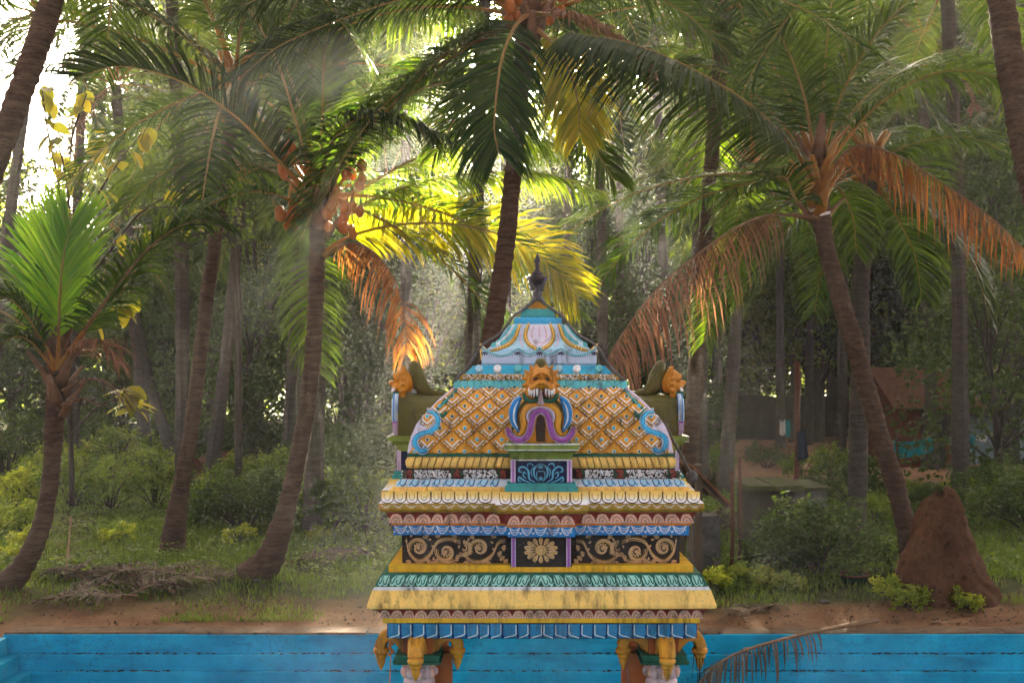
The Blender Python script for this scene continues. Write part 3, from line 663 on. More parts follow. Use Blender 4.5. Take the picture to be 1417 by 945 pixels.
for x in (710.6, 786.6):
    mb = MB(); ribbon(mb, SB, [(x, 741), (x, 780.5)], 6.4, .012, 0, 4, 0, True)
    for o in (-2.4, 2.4): ribbon(mb, SB, [(x+o, 741), (x+o, 780.5)], 1.1, .004, 1, 4, .012, True)
    mb.build('pilaster', [M['purple'], M['lilac']], parts['panel_wall'])
for sx in (-1, 1):
    mb = MB(); w = wz(192, 760)[0]; zz = [wz(192, y)[1]+1.75 for y in (762, 740)]
    mb.box((sx*w-.005, -.5-.03, zz[0]), (sx*w+sx*.03, -.5+.03, zz[1])) if sx > 0 else mb.box((-w-.03, -.53, zz[0]), (-w+.005, -.47, zz[1]))
    mb.build('pilaster', M['purple'], parts['panel_wall'])
# bell dome petals and scalloped hem
SD = S_('bell_dome'); DX = 746.4
mb = MB(); fill(mb, SD, [(DX-15, 450), (DX-17, 459), (DX-17, 468), (DX-12, 476), (DX-4, 480), (DX+4, 480), (DX+12, 476), (DX+17, 468), (DX+17, 459), (DX+15, 450)], .004, 0, .004, .75)
for u in (-.45, .0, .4): ribbon(mb, SD, [(DX+u*16, 452), (DX+u*24, 462), (DX+u*20, 472), (DX+u*8, 477)], [1.4, 3, 1.6], .004, 1, 10, .006)
mb.build('dome_petal', [paint('paint_pearl', (.68, .62, .72)), M['rose']], parts['bell_dome'])
for s in (-1, 1):
    T = lambda pts: [(DX+s*x, y) for x, y in pts]
    mb = MB(); ribbon(mb, SD, T([(15, 449.5), (18.5, 458), (19, 468), (14, 477), (4, 483.5)]), [4, 6.4, 6.6, 6, 5], .010, 0, 22)
    for i in range(14):
        x, y = spline(T([(15, 449.5), (18.5, 458), (19, 468), (14, 477), (6, 482.5)]), 14)[i]; fill(mb, SD, circ(x, y, 1.1, n=6), .013, 1)
    ribbon(mb, SD, T([(27, 449.5), (30, 458), (34, 468), (43, 477), (60, 484), (68, 485)]), [4, 6, 6.2, 6, 5, 3], .010, 0, 24)
    for i in range(17):
        x, y = spline(T([(27, 450.5), (30, 458), (34, 468), (43, 477), (58, 483.4)]), 17)[i]; fill(mb, SD, circ(x, y, 1.0, n=6), .013, 1)
    mb.build('bead_border', [M['old_gold'], M['cream']], parts['bell_dome'])
    mb = MB()
    for k, (a, b, c) in enumerate((((32, 450), (37, 462), (50, 474)), ((36, 450), (43, 462), (57, 475)), ((39, 451), (48, 464), (62, 477)))):
        ribbon(mb, SD, T([a, b, c, (c[0]+3, c[1]+.5), (c[0]+1, c[1]-2.5)]), [2.4, 5, 4.4, 2.5], .008, k % 2, 18)
    mb.build('dome_petal', [M['turquoise'], M['ice']], parts['bell_dome'])
    mb = MB(); ribbon(mb, SD, T([(22, 449.5), (25, 460), (26, 470), (23, 480)]), [2.4, 4, 3], .006, 0, 12); mb.build('dome_rib', M['lilac'], parts['bell_dome'])
SH = Surf(r=wz(79.4, 497)[0]+.004)
mb = MB(); top = [(-79, 478.5), (-74, 483), (-62, 488.6), (-52, 490), (-42, 488), (-32, 481.8), (-29.5, 481), (-27, 482), (-18, 487), (-12, 488), (-6, 485.6), (0, 480.4)]
top = [(DX+x, y) for x, y in top]+[(DX-x, y) for x, y in top[-2::-1]]
for (x, y), (x2, y2) in zip(top, top[1:]):
    a = [SH(x, 503, .010), SH(x2, 503, .010), SH(x2, y2, .016), SH(x, y, .016)]; b = [q+Vector((0, .03, 0)) for q in a]
    mb.poly(a); mb.poly(b[::-1]); mb.poly([a[3], a[2], b[2], b[3]])
hem = mb.build('scalloped_hem', paint('paint_hem', (.56, .66, .80)), shrine)
mb = MB(); ribbon(mb, lambda x, y, h=0: SH(x, y, h+.014), [(x, y+2) for x, y in top], 2.6, .005, 0, 70)
mb.build('hem_edge', M['turquoise'], hem)
mb = MB()
for (a, b, d) in ((-76, -31, 5.5), (-29, -1, 5), (1, 29, 5), (31, 76, 5.5)):
    for i in range(15):
        u = i/14; fill(mb, lambda x, y, h=0: SH(x, y, h+.012), circ(DX+lerp(a, b, u), 488.5+d*4*u*(1-u), .8, n=5), .003)
for x in (-76, -30, 0, 30, 76):
    for a in range(5): fill(mb, lambda q, y, h=0: SH(q, y, h+.012), teardrop(DX+x, 486.5, .5+a*.53, 6, 1.5), .003)
mb.build('hem_dots', M['navy'], hem)
for sx in (-1, 1):                                # upturned corner tips of the hem
    mb = MB(); w = wz(79, 485)[0]; z = wz(79, 489)[1]+1.75
    mb.tube([(sx*(w-.03), -w+.03, z-.04), (sx*(w-.012), -w+.012, z+.02), (sx*(w+.012), -w-.012, z+.075)], [.04, .03, .004], 5); mb.build('hem_tip', M['cream'], hem)
# finial
mb = MB(); k = DC/F; prof = [(3.4, 404), (4.0, 399), (5.2, 396.5), (9.2, 392.5), (11.4, 388.5), (11.2, 385), (8.6, 381.5), (7.8, 380), (8.4, 378.5), (5.2, 376.6), (3.0, 373), (2.5, 369.5), (4.0, 368), (2.5, 366), (4.4, 362.5), (4.0, 359.5), (2.0, 354.5), (.3, 350.5)]
mb.lathe((0, 0), [(r*k, CH-(y-HY)*k+1.75) for r, y in prof], 18)
mb.build('finial', M['bronze'], shrine, True)

# dormers with lion masks on the four sides
CAPZ, RC = 2.46, 1.17
def dormer(rz):
    g = bpy.data.objects.new('dormer', None)
    zc = CAPZ+1.75
    def put(mb, name, mats, par=None, smooth=False):
        o = mb.build(name, mats, par or shrine, smooth)
        if par is None: o.rotation_euler = (0, 0, rz)
        return o
    front = rz == 0
    dp = DC-RC; hx = lambda px: px/F*dp
    # pedestal: teal base, blue panel box, stepped green cap
    z = lambda py, r=RC: CH-(py-HY)*(DC-r)/F+1.75
    xo = (748.5-CX)/F*dp-X0
    mb = MB(); mb.box((-hx(51), -RC+.04, z(681.5)), (hx(51), -.6, z(675))); mb.box((-hx(48), -RC+.055, z(675)), (hx(48), -.6, z(669)-.004)); base = put(mb, 'pedestal_base', M['teal'])
    mb = MB(); mb.box((-hx(42), -RC+.09, z(669.5)), (hx(42), -.6, z(637))); box = put(mb, 'pedestal_panel', M['navy'])
    for s in (-1, 1):
        mb = MB(); a, b = sorted((s*hx(36), s*hx(43))); mb.box((a, -RC+.075, z(669)), (b, -RC+.105, z(638))); mb.box((a+hx(2.4), -RC+.070, z(669)), (b-hx(2.4), -RC+.08, z(638)), 1); put(mb, 'pilaster', [M['lilac'], M['purple']], box)
    mb = MB()
    for (h0, h1, ya, yb, m) in ((42, 43, 638.4, 634.5, 0), (43, 45, 634.5, 627.5, 0), (46, 50, 627.5, 622.5, 0), (51.5, 51.7, 622, 614, 0)):
        a = [(-hx(h0), z(ya)), (-hx(h1), z(yb)), (hx(h1), z(yb)), (hx(h0), z(ya))]; ra, rb = RC-.09+(h0-42)*.009, RC-.09+(h1-42)*.009
        v = [mb.vert(q) for q in ((a[0][0], -ra, a[0][1]), (a[3][0], -ra, a[3][1]), (a[2][0], -rb, a[2][1]), (a[1][0], -rb, a[1][1]), (a[0][0], -.6, a[0][1]), (a[3][0], -.6, a[3][1]), (a[2][0], -.6, a[2][1]), (a[1][0], -.6, a[1][1]))]
        for q in ((0, 1, 2, 3), (1, 5, 6, 2), (4, 0, 3, 7), (3, 2, 6, 7), (1, 0, 4, 5)): mb.face([v[i] for i in q], m)
    cap = put(mb, 'pedestal_cap', [M['leaf_green']])
    mb = MB()
    for y, r in ((614.6, .005), (622.4, .012), (637.6, .082)): mb.box((-hx(51.7 if y < 630 else 42.6), -RC+r-.006, z(y)-.005), (hx(51.7 if y < 630 else 42.6), -RC+r+.02, z(y)+.003))
    put(mb, 'cap_line', M['white'], cap)
    # barrel body behind the arch with its crest that climbs to the mask
    mb = MB(); rows = []
    sec = [(.205, 0), (.205, .10), (.195, .18), (.165, .245), (.12, .29), (.06, .318), (0, .328)]; sec = sec+[(-x, y) for x, y in sec[-2::-1]]
    for r in (1.088, 1.02, .95, .85, .7, .5): rows.append([mb.vert((x*(1 if r < 1.1 else .98), -r, zc+y*(1 if r > .9 else .97))) for x, y in sec])
    for a, b in zip(rows, rows[1:]):
        for k in range(len(sec)-1): mb.face((a[k], a[k+1], b[k+1], b[k]))
    mb.face(rows[0][::-1]); body = put(mb, 'barrel_vault', M['olive'], None, True); body.data.set_sharp_from_angle(angle=rad(40))
    mb = MB(); path = vspline([(0, -.55, zc+.30), (0, -.80, zc+.325), (0, -.88, zc+.345), (0, -.935, zc+.40), (0, -.96, zc+.48), (0, -.985, zc+.545), (0, -1.02, zc+.57)], 22)
    mb.tube(path, [.02, .022, .026, .028, .03, .034, .04, .046, .05, .054, .058, .062, .064, .064, .062, .06, .056, .052, .046, .04, .03, .015], 10, 0, flat=1.0); put(mb, 'crest', M['olive'], body, True)
    if front:
        mb = MB(); mb.tube([(0, 0, 0)]*2, .001, 3)
    # arch face
    SA = Surf(r=1.095); m2 = lambda pts: pts+[(2*748-x, y) for x, y in pts[-2::-1]]
    mb = MB(); fill(mb, SA, [(742, 611), (741, 590), (743, 578), (748, 573.5), (753, 578), (755, 590), (754, 611)], .004); put(mb, 'niche', M['dark_brown'], body)
    mb = MB(); fill(mb, SA, [(711, 612.5), (711, 596), (718, 570), (728, 560), (748, 556), (768, 560), (778, 570), (785, 596), (785, 612.5)], .003); put(mb, 'arch_back', M['amber'], body)
    pur = m2([(701.5, 590.5), (705, 600), (712, 607), (721, 608.6), (729, 604), (733.5, 594), (735.5, 583), (739.5, 572.5), (748, 568)])
    mb = MB(); ribbon(mb, SA, pur, [3, 8, 9.5, 9.5, 9, 9, 9, 9, 9, 9, 9, 9.5, 9.5, 8, 3], .035, 0, 60)
    q = spline(pur, 64)
    for i in range(1, 63):
        a, b = q[i-1], q[i+1]; L = math.hypot(b[0]-a[0], b[1]-a[1]) or 1; nx, ny = -(b[1]-a[1])/L, (b[0]-a[0])/L
        for sg in (-1, 1): fill(mb, SA, circ(q[i][0]+nx*4.2*sg, q[i][1]+ny*4.2*sg, 1.0, n=5), .027, 1, .004)
    put(mb, 'arch_band', [M['purple'], M['lilac']], body)
    och = m2([(710, 594), (716, 600.5), (722.5, 596), (724, 586), (722.5, 575), (727, 566), (736, 560), (748, 558.4)])
    mb = MB(); ribbon(mb, SA, och, [2, 6, 9, 10.5, 10, 10, 10, 10, 10, 10.5, 9, 6, 2], .026, 0, 50)
    q = spline(m2([(717, 600), (719.5, 590), (718, 578), (722, 566), (733, 558), (748, 555)]), 40)
    for x, y in q: fill(mb, SA, circ(x, y, .9, n=5), .026, 1, .003)
    put(mb, 'arch_band', [M['ochre'], M['dark_brown']], body)
    mb = MB(); ribbon(mb, SA, m2([(731, 584), (729.6, 576), (733, 569), (740, 564.8), (748, 563.5)]), [2, 5, 5, 4.5, 4.5, 4.5, 5, 5, 2], .032, 0, 36); put(mb, 'arch_band', M['lilac'], body)
    for s in (1, -1):
        T = lambda pts: pts if s > 0 else [(2*748-x, y) for x, y in pts]
        mb = MB(); ribbon(mb, SA, T([(718, 597), (711.5, 585), (710, 570), (714.5, 557), (721, 549)]), [2, 10, 13, 12, 5], .04, 0, 24); ribbon(mb, SA, T([(716, 592), (711, 580), (712, 566), (717, 555)]), [1, 2.6, 2.6, 1], .006, 1, 16, .04)
        for i, (x, y) in enumerate(spline(T([(714, 595), (706, 583), (704.8, 569), (709, 556), (718, 548.4)]), 22)): fill(mb, SA, circ(x, y, 1.1, n=5), .02, 1, .004)
        put(mb, 'arch_fin', [M['azure'], M['ice']], body)
        mb = MB(); ribbon(mb, SA, T([(724, 544), (727, 551), (734, 555), (742, 554.5), (744, 550)]), [4, 7, 6, 5, 2], .05, 0, 18); put(mb, 'tendril', M['green'], body)
    # lion mask: one blended surface, teeth and eyes on it
    hc = Vector((0, -1.075, zc+.405)); mb = MB()
    def bl(x, y, z, rx, ry, rz_): mb.blob(hc+Vector((x, y, z)), (rx, ry, rz_), 0, 12, 9)
    bl(0, .025, .01, .080, .07, .088); bl(0, -.045, -.005, .056, .055, .034); bl(0, -.085, .010, .036, .030, .020); bl(0, .0, .075, .062, .055, .042); bl(0, -.03, .052, .016, .05, .02)
    for s in (-1, 1):
        bl(s*.044, -.040, .040, .030, .030, .020); bl(s*.060, -.035, -.025, .034, .042, .030); bl(s*.024, -.098, .004, .016, .014, .011); bl(s*.082, .02, .0, .018, .04, .07)
        bl(s*.078, .0, -.085, .026, .032, .055); bl(s*.072, -.012, -.145, .020, .026, .05)
        R_ = lambda a: Matrix.Rotation(a, 3, 'Y')
        mb.blob(hc+Vector((s*.040, -.058, .066)), (.036, .018, .010), 0, 10, 8, R_(s*.55)); mb.blob(hc+Vector((s*.052, -.066, -.018)), (.03, .016, .008), 0, 10, 8, R_(s*.3))
        for q, (x, z_, L, a) in enumerate(((.030, .105, .040, .15), (.060, .098, .048, .5), (.085, .072, .050, .9), (.095, .035, .045, 1.3), (.097, -.005, .042, 1.6), (.096, -.05, .036, 1.8))):
            p = hc+Vector((s*x, .015, z_)); e = Vector((s*math.sin(a), -.25, math.cos(a)))*L; mb.tube([p-e*.4, p+e*.4, p+e], [.022, .016, .005], 7)
    lion = put(mb, 'lion_mask', M['amber'], body, True)
    rm = lion.modifiers.new('blend', 'REMESH'); rm.mode = 'VOXEL'; rm.voxel_size = .0075; rm.use_smooth_shade = True
    sm = lion.modifiers.new('soft', 'SMOOTH'); sm.factor = .6; sm.iterations = 3
    for s in (-1, 1):
        mb = MB(); mb.blob(hc+Vector((s*.040, -.066, .041)), (.019, .010, .009), 0, 8, 6, Matrix.Rotation(s*.35, 3, 'Y')); mb.build('eye', M['black'], lion, True)
        mb = MB(); mb.blob(hc+Vector((s*.012, -.113, .004)), (.006, .004, .004), 0, 6, 5); mb.build('nostril', M['black'], lion, True)
        mb = MB(); mb.blob(hc+Vector((s*.045, -.040, -.060)), (.040, .03, .022), 0, 8, 6); mb.build('mouth', M['red'], lion, True)
        for q, (x, L) in enumerate(((.030, .045), (.050, .055), (.068, .05), (.082, .04))):
            mb = MB(); p = hc+Vector((s*x, -.082+x*.35, -.040)); mb.tube([p+Vector((0, 0, .012)), p+Vector((0, -.008, -L*.5)), p+Vector((s*.004, -.002, -L))], [.010, .008, .001], 6); mb.build('fang', M['white'], lion, True)
    mb = MB(); ribbon(mb, SA, [(748, 538), (748, 546), (748, 553), (748, 559.5)], [5, 6, 9, 14], .05, 0, 12); mb.build('tongue', M['rose'], lion, True)
    bpy.data.objects.remove(g)
    return box
for k in range(4):
    bx = dormer(k*math.pi/2)
    if k == 0:
        SQ = Surf(r=RC-.09); mb = MB(); cx = 748.3
        for s in (-1, 1):
            T = lambda pts: [(cx+s*x, y) for x, y in pts]
            for pts, w in (([(3, 666), (9, 658), (9, 649), (4, 643), (0, 642)], [1.5, 3, 2.4, 2]), ([(8, 667), (16, 662), (17, 652), (23, 646), (29, 647), (30, 652), (26, 653)], [1.5, 3.4, 3, 2.8, 1.6]), ([(14, 668), (24, 664), (30, 660), (31, 665), (27, 666)], [1.4, 3, 2.6, 1.4]),
                           ([(10, 645), (13, 641.5), (18, 642), (18, 646)], [1.2, 2.8, 1.4]), ([(4, 664), (6, 657), (4, 652), (0, 652)], [1, 2, 1.6]), ([(19, 656), (23, 653), (24, 658), (20, 662)], [1, 2.6, 1.2]), ([(12, 660), (13, 651), (9, 646)], [1, 2, 1.2])):
                ribbon(mb, SQ, T(pts), w, .004, 0, 20)
        fill(mb, SQ, circ(cx, 662, 3.4, 2.8, 10), .006, 0, .002); fill(mb, SQ, circ(cx, 646, 4.4, 2.4, 8), .005, 0, .002)
        mb.build('painted_scroll', paint('paint_scroll_blue', (.11, .40, .56)), bx)

# columns with hanging-bud brackets
CC = 167.5*DC/(F+167.5); ZB = wz(213, 882.4)[1]+1.75
kc = (DC-CC)/F
def bracket(parent, ang, mat, dx, dy, scale=1.):
    mb = MB(); c, s = math.cos(ang), math.sin(ang)
    T = lambda r, t, z: Vector((dx+r*c-t*s, dy+r*s+t*c, ZB+z))
    path = spline([(.02, -.17), (.07, -.125), (.125, -.065), (.19, -.030), (.25, -.050), (.276, -.115)], 18)
    for (r, z), (r2, z2) in zip(path, path[1:]): pass
    n = len(path); ws = [lerp(.105, .085, i/(n-1)) for i in range(n)]; hs = [lerp(.12, .07, min(1, i/(n-1)*1.4)) for i in range(n)]; rows = []
    for i, (r, z) in enumerate(path):
        a, b = path[max(0, i-1)], path[min(n-1, i+1)]; L = math.hypot(b[0]-a[0], b[1]-a[1]); nr, nz = -(b[1]-a[1])/L, (b[0]-a[0])/L
        sec = [(-1, -.6), (-1, .5), (-.75, 1), (-.35, .72), (0, 1), (.35, .72), (.75, 1), (1, .5), (1, -.6), (0, -1)]
        rows.append([mb.vert(T(r+nr*h*hs[i]*.6, t*ws[i]*.62, z+nz*h*hs[i]*.6)) for t, h in sec])
    for a, b in zip(rows, rows[1:]):
        for k in range(10): mb.face((a[k], a[(k+1) % 10], b[(k+1) % 10], b[k]))
    mb.face(rows[0][::-1]); mb.face(rows[-1])
    o = mb.build('bracket', mat, parent, True); o.data.set_sharp_from_angle(angle=rad(50))
    mb = MB(); ce = T(.272, 0, 0); prof = [(.026, -.10), (.040, -.112), (.062, -.125), (.068, -.142), (.058, -.158), (.044, -.166), (.05, -.176), (.046, -.188), (.032, -.192), (.036, -.202), (.034, -.222), (.020, -.25), (.003, -.282)]
    mb.lathe((ce.x, ce.y), [(r*.86, ZB+z) for r, z in prof][::-1], 14); mb.build('bud', mat, o, True)
for sx in (-1, 1):
    for sy in (-1, 1):
        cxx, cyy = sx*CC, sy*CC
        sq = lambda mb, h, z0, z1, h2=None: mb.lathe((cxx, cyy), [(h*1.414, z0), ((h2 or h)*1.414, z1)], 4)
        mb = MB()
        def sqr(mb, z0, h0, z1, h1):
            v = [mb.vert((cxx+a*h, cyy+b*h, z)) for z, h in ((z0, h0), (z1, h1)) for a, b in ((-1, -1), (1, -1), (1, 1), (-1, 1))]
            for q in ((3, 2, 1, 0), (4, 5, 6, 7), (0, 1, 5, 4), (1, 2, 6, 5), (2, 3, 7, 6), (3, 0, 4, 7)): mb.face([v[i] for i in q])
        col = MB(); prof = [(.10, .0), (.10, ZB-.42), (.112, ZB-.40), (.112, ZB-.345), (.095, ZB-.335), (.118, ZB-.30), (.122, ZB-.275), (.098, ZB-.245), (.112, ZB-.215), (.128, ZB-.195)]
        col.lathe((cxx, cyy), prof, 20); shaft = col.build('column', M['rose'] if sy < 0 else M['rust'], shrine, True)
        mb = MB(); sqr(mb, ZB-.197, .165, ZB-.178, .17); sqr(mb, ZB-.178, .15, ZB-.135, .155); mb.build('abacus', M['green'], shaft)
        mb = MB(); sqr(mb, ZB-.14, .10, ZB+.004, .11); mb.build('capital_block', M['rust'], shaft)
        if sy < 0:
            mb = MB()
            for zc_, rr, hh in ((ZB-.215, .122, .05), (ZB-.285, .122, .055)):
                for k in range(12):
                    a = 2*math.pi*k/12; p = Vector((cxx+math.cos(a)*(rr-.012), cyy+math.sin(a)*(rr-.012), zc_)); mb.blob(p, (.026, .026, hh*.62), k % 2, 7, 5)
            mb.build('capital_petals', [M['rose'], M['pink']], shaft, True)
            mb = MB(); a, b = sorted((cxx-sx*.03, cxx-sx*.22)); mb.box((a, cyy+.11, 0), (b, cyy+.30, ZB-.19)); mb.build('inner_post', M['rust'], shaft)
        for k, a in enumerate((-math.pi/2*(1 if sy < 0 else -1), 0, math.pi)):
            bracket(shaft, a, M['ochre'] if (k == 0 and sy < 0) else M['bracket'], cxx, cyy)
# dead leaf strands and a flower string caught on the brackets
mb = MB()
for i in range(6):
    x = CC+.24+RN.uniform(-.02, .05); mb.tube([(x, -CC-.02, ZB-.06), (x+RN.uniform(-.02, .02), -CC-.03, ZB-.2), (x+RN.uniform(-.04, .06), -CC-.03, ZB-.38-RN.random()*.1)], [.006, .008, .002], 4, flat=.4)
o = mb.build('dry_leaf_strands', M['palm_dry'], loc=shrine.location); tag(o, 'dry leaf strands hanging from a corner bracket of the pavilion', 'dry leaves')
mb = MB(); x = -CC-.20
mb.tube([(x, -CC-.04, ZB-.05), (x+.005, -CC-.05, ZB-.15), (x-.008, -CC-.05, ZB-.4)], .004, 4)
for i in range(8): mb.blob((x+RN.uniform(-.012, .022), -CC-.05, ZB-.07-.012*i), (.012, .012, .012), 0, 6, 4)
o = mb.build('flower_string', [M['orange']], loc=shrine.location); tag(o, 'withered orange flower string tied to a bracket of the pavilion', 'flower string')
# cable tied round the finial and led down both hips
mb = MB()
fin = lambda py: Vector((X0, DC, CH-(py-HY)*DC/F))
for s, end in ((-1, ((-.62, -.62, 521), (-.35, -.36, 492))), (1, ((.64, -.62, 520), (.35, -.36, 491)))):
    pts = [fin(384)+Vector((s*.07, -.02, 0)), fin(398)+Vector((s*.035, -.04, 0)), fin(408)+Vector((-s*.02, -.06, 0)), Vector((X0+s*.10, DC-.13, fin(428).z)), Vector((X0+s*.19, DC-.20, wz(33, 440)[1]+.012)), Vector((X0+s*.30, DC-.29, wz(52, 466)[1]+.02)), Vector((X0+s*.435, DC-.44, wz(78, 487)[1]+.045)), Vector((X0+s*.53, DC-.53, wz(97, 511)[1]+.02)), Vector((X0+s*.625, DC-.62, wz(116, 530)[1]+.02))]
    mb.tube(vspline(pts, 40), [.015]*14+[.011]*26, 6)
    for a in range(3):
        ph = a*2.1; mb.tube([fin(402-a*3)+Vector((math.cos(t+ph)*.045, math.sin(t+ph)*.045, .004*t)) for t in [k*.5 for k in range(14)]], .009, 5)
c = vspline([Vector((X0+.88, DC-.87, wz(172, 590)[1]+.03)), Vector((X0+.97, DC-.80, wz(180, 616)[1])), Vector((X0+1.09, DC-.66, wz(200, 655)[1])), Vector((X0+1.12, DC-.62, wz(206, 668)[1]))], 14)
mb.tube(c, .011, 6); mb.blob(c[-1], (.045, .045, .055), 0, 10, 8)
tag(mb.build('cable', M['cable'], smooth=True), 'dark grey cable knotted round the finial and led down the roof hips', 'cable')

# ---------------------------------------------------------------- palms
def frond(mb, pts, L=.85, n=70, hang=.45, wid=.036, seg=3, nrm=None, t0=.16, rr=.032, ang=(24, 54), lift=.15, rnd=None, ragged=.10, tipfac=.45, up=1., miss=.03, petiole=True, fold=0.):
    """a palm leaf: tapering stalk with two combs of drooping leaflets; material 0 leaflets, 1 stalk, 2 petiole"""
    n = int(n*1.12); wid *= .98; r = rnd or RN; K = 26; c = vspline(pts, K)
    T = [(c[min(i+1, K-1)]-c[max(i-1, 0)]).normalized() for i in range(K)]
    kp = max(2, int(K*t0))
    mb.tube(c[:kp+1], [lerp(rr*2.1, rr, i/kp) for i in range(kp+1)], 6, 2 if petiole else 1, flat=.55)
    mb.tube(c[kp:], [lerp(rr, .005, (i/(K-1-kp))**.8) for i in range(K-kp)], 5, 1, flat=.8)
    for i in range(n):
        t = lerp(t0*.9, 1, (i+.5)/n); u = t*(K-1); k = min(int(u), K-2); p = c[k].lerp(c[k+1], u-k); tg = T[k].lerp(T[k+1], u-k).normalized()
        ref = Vector(nrm) if nrm is not None else Vector((0, 0, 1))
        if abs(tg.dot(ref)) > .97: ref = Vector((0, -1, .2))
        side = tg.cross(ref).normalized(); N = side.cross(tg)
        q = (t-t0)/(1-t0); env = math.sin(math.pi*clamp(.18+q*.70))**.75 if q < .75 else lerp(math.sin(math.pi*(.18+.75*.70))**.75, tipfac, (q-.75)/.25)
        for s in (-1, 1):
            if r.random() < miss: continue
            le = L*env*r.uniform(1-ragged*1.6, 1+ragged); a = rad(lerp(ang[0], ang[1], q)+r.uniform(-6, 6))
            d = (side*s*math.cos(a)+tg*math.sin(a)+N*(lift+r.uniform(-.12, .12))*up).normalized(); pp = p+side*s*.008; v = r.random(); mb.cur = .04+.9*v
            h = hang*r.uniform(.75, 1.3); row = []
            tw = (tg-d*tg.dot(d)).normalized(); tw = (tw+N*r.uniform(-.35, .35)+side*s*fold).normalized()
            W = wid*r.uniform(.8, 1.15)
            for j in range(seg+1):
                x = j/seg; ww = W*(.55 if j == 0 else 1.0 if x < .6 else .8)*.5
                if j < seg: row.append((mb.vert(pp-tw*ww), mb.vert(pp+tw*ww)))
                else: row.append((mb.vert(pp),))
                if j < seg:
                    pp = pp+d*(le/seg); d = (d+Vector((0, 0, -1))*h*(j+1)*.62*(3/seg)*.8).normalized(); tw = (tw-d*tw.dot(d)).normalized()
            for A, B in zip(row, row[1:]):
                mb.face((A[0], A[1], B[1], B[0]) if len(B) == 2 else (A[0], A[1], B[0]), 0)
    mb.cur = 0.
def arc(e0, bend, L, n=7, sway=0., pw=1.25):
    pts = [Vector((0, 0, 0))]; 
    for i in range(n):
        t = (i+.5)/n; th = rad(e0-bend*t**pw); pts.append(pts[-1]+Vector((math.cos(th), sway*t/n*3, math.sin(th)))*(L/n))
    return pts
LEAFMATS = lambda leaf, st='rachis', pe='petiole': [M[leaf], M[st], M[pe]]
def gen_frond(e0, bend, L, leaf='palm', n=64, seg=3, hang=.45, wid=.036, ll=.85, stalk='rachis', pet='petiole', sway=0., **kw):
    mb = MB(); frond(mb, arc(e0, bend, L, 7, sway), ll, n, hang, wid, seg, **kw); return mb.mesh('frond', LEAFMATS(leaf, stalk, pet))
GEN = [gen_frond(78, 38, 4.0, sway=.3, hang=.25, ll=.95), gen_frond(62, 62, 4.6, sway=-.3, hang=.3, ll=1.0), gen_frond(46, 70, 4.8, hang=.38, ll=1.0), gen_frond(30, 68, 4.8, hang=.42, sway=.3, ll=1.0), gen_frond(10, 60, 4.5, hang=.45, ll=.95), gen_frond(-18, 46, 4.0, hang=.45, sway=-.2, ll=.9)]
FAR = [gen_frond(76, 50, 3.6, 'palm_far', 36, 2, .5, .075, .85), gen_frond(52, 84, 4.3, 'palm_far', 36, 2, .6, .075, .9), gen_frond(28, 84, 4.3, 'palm_far', 36, 2, .7, .075, .9), gen_frond(0, 68, 4.0, 'palm_far', 36, 2, .6, .075, .85), gen_frond(-30, 42, 3.4, 'palm_far', 34, 2, .5, .075, .8)]
FARDEAD = gen_frond(-40, 40, 3.0, 'palm_brown', 30, 2, .8, .05, .7, 'rachis_dead', 'rachis_dead')

def trunk(root, pts, radii, n=12, step=.07, mat='trunk', wobble=.05):
    c = vspline([p-root.location for p in pts], 60); Ls = [0]
    for a, b in zip(c, c[1:]): Ls.append(Ls[-1]+(b-a).length)
    m = max(8, int(Ls[-1]/step)); P_, R_ = [], []; k = 0; ph = RN.random()*9; ring = 0
    for i in range(m+1):
        s = Ls[-1]*i/m
        while k < 58 and Ls[k+1] < s: k += 1
        p = c[k].lerp(c[k+1], (s-Ls[k])/max(1e-6, Ls[k+1]-Ls[k])); u = i/m*(len(radii)-1); q = min(int(u), len(radii)-2); r = lerp(radii[q], radii[q+1], u-q)
        ring = (i % 2); r *= 1+(RN.uniform(.03, .10) if ring else RN.uniform(-.05, 0))+.05*noise.noise((s*1.3+ph, 0, ph))
        P_.append(p+Vector((noise.noise((s*2+ph, 1, 0)), noise.noise((s*2+ph, 5, 0)), 0))*.012); R_.append(r)
    mb = MB(); mb.tube(P_, R_, n, wob=lambda i, kk, a: 1+wobble*noise.noise((math.cos(a)*1.6+ph, math.sin(a)*1.6, i*.35))+.045*noise.noise((a*2.2+ph, i*.9, ph))+(.06*max(0, noise.noise((math.cos(a)*1.1, math.sin(a)*1.1, i*.11+ph)))))
    return mb.build('trunk', M[mat], root, n > 9)
def palm(name, label, base, tpts, radii, group=None, mat='trunk', **kw):
    root = empty(name, base, label, 'palm tree', group); trunk(root, tpts, radii, mat=mat, **kw); return root
def hero(root, pix, leaf='palm', stalk='rachis', pet='petiole', label=None, **kw):
    """frond through photo points (px, py, distance)"""
    mb = MB(); frond(mb, [P(*p)-root.location for p in pix], **kw)
    o = mb.build('frond', LEAFMATS(leaf, stalk, pet), root)
    if label: o['label'] = label
    return o
def crown(root, top, n, lib, e_off=0, az0=0, scale=1., azr=None, kmin=0, kmax=None, tilt=0):
    kmax = len(lib)-1 if kmax is None else kmax
    for i in range(n):
        az = az0+i*2.39996+RN.uniform(-.25, .25) if azr is None else RN.uniform(*azr)
        k = kmin+min(kmax-kmin, int((i+.5)/n*(kmax-kmin+1)))
        link('frond', lib[k], root, top-root.location+Vector((math.cos(az)*.08, math.sin(az)*.08, (.12 if k < 3 else -.06))), (RN.uniform(-.25, .25), RN.uniform(-.12, .12)+rad(e_off), az), scale*RN.uniform(.86, 1.1))
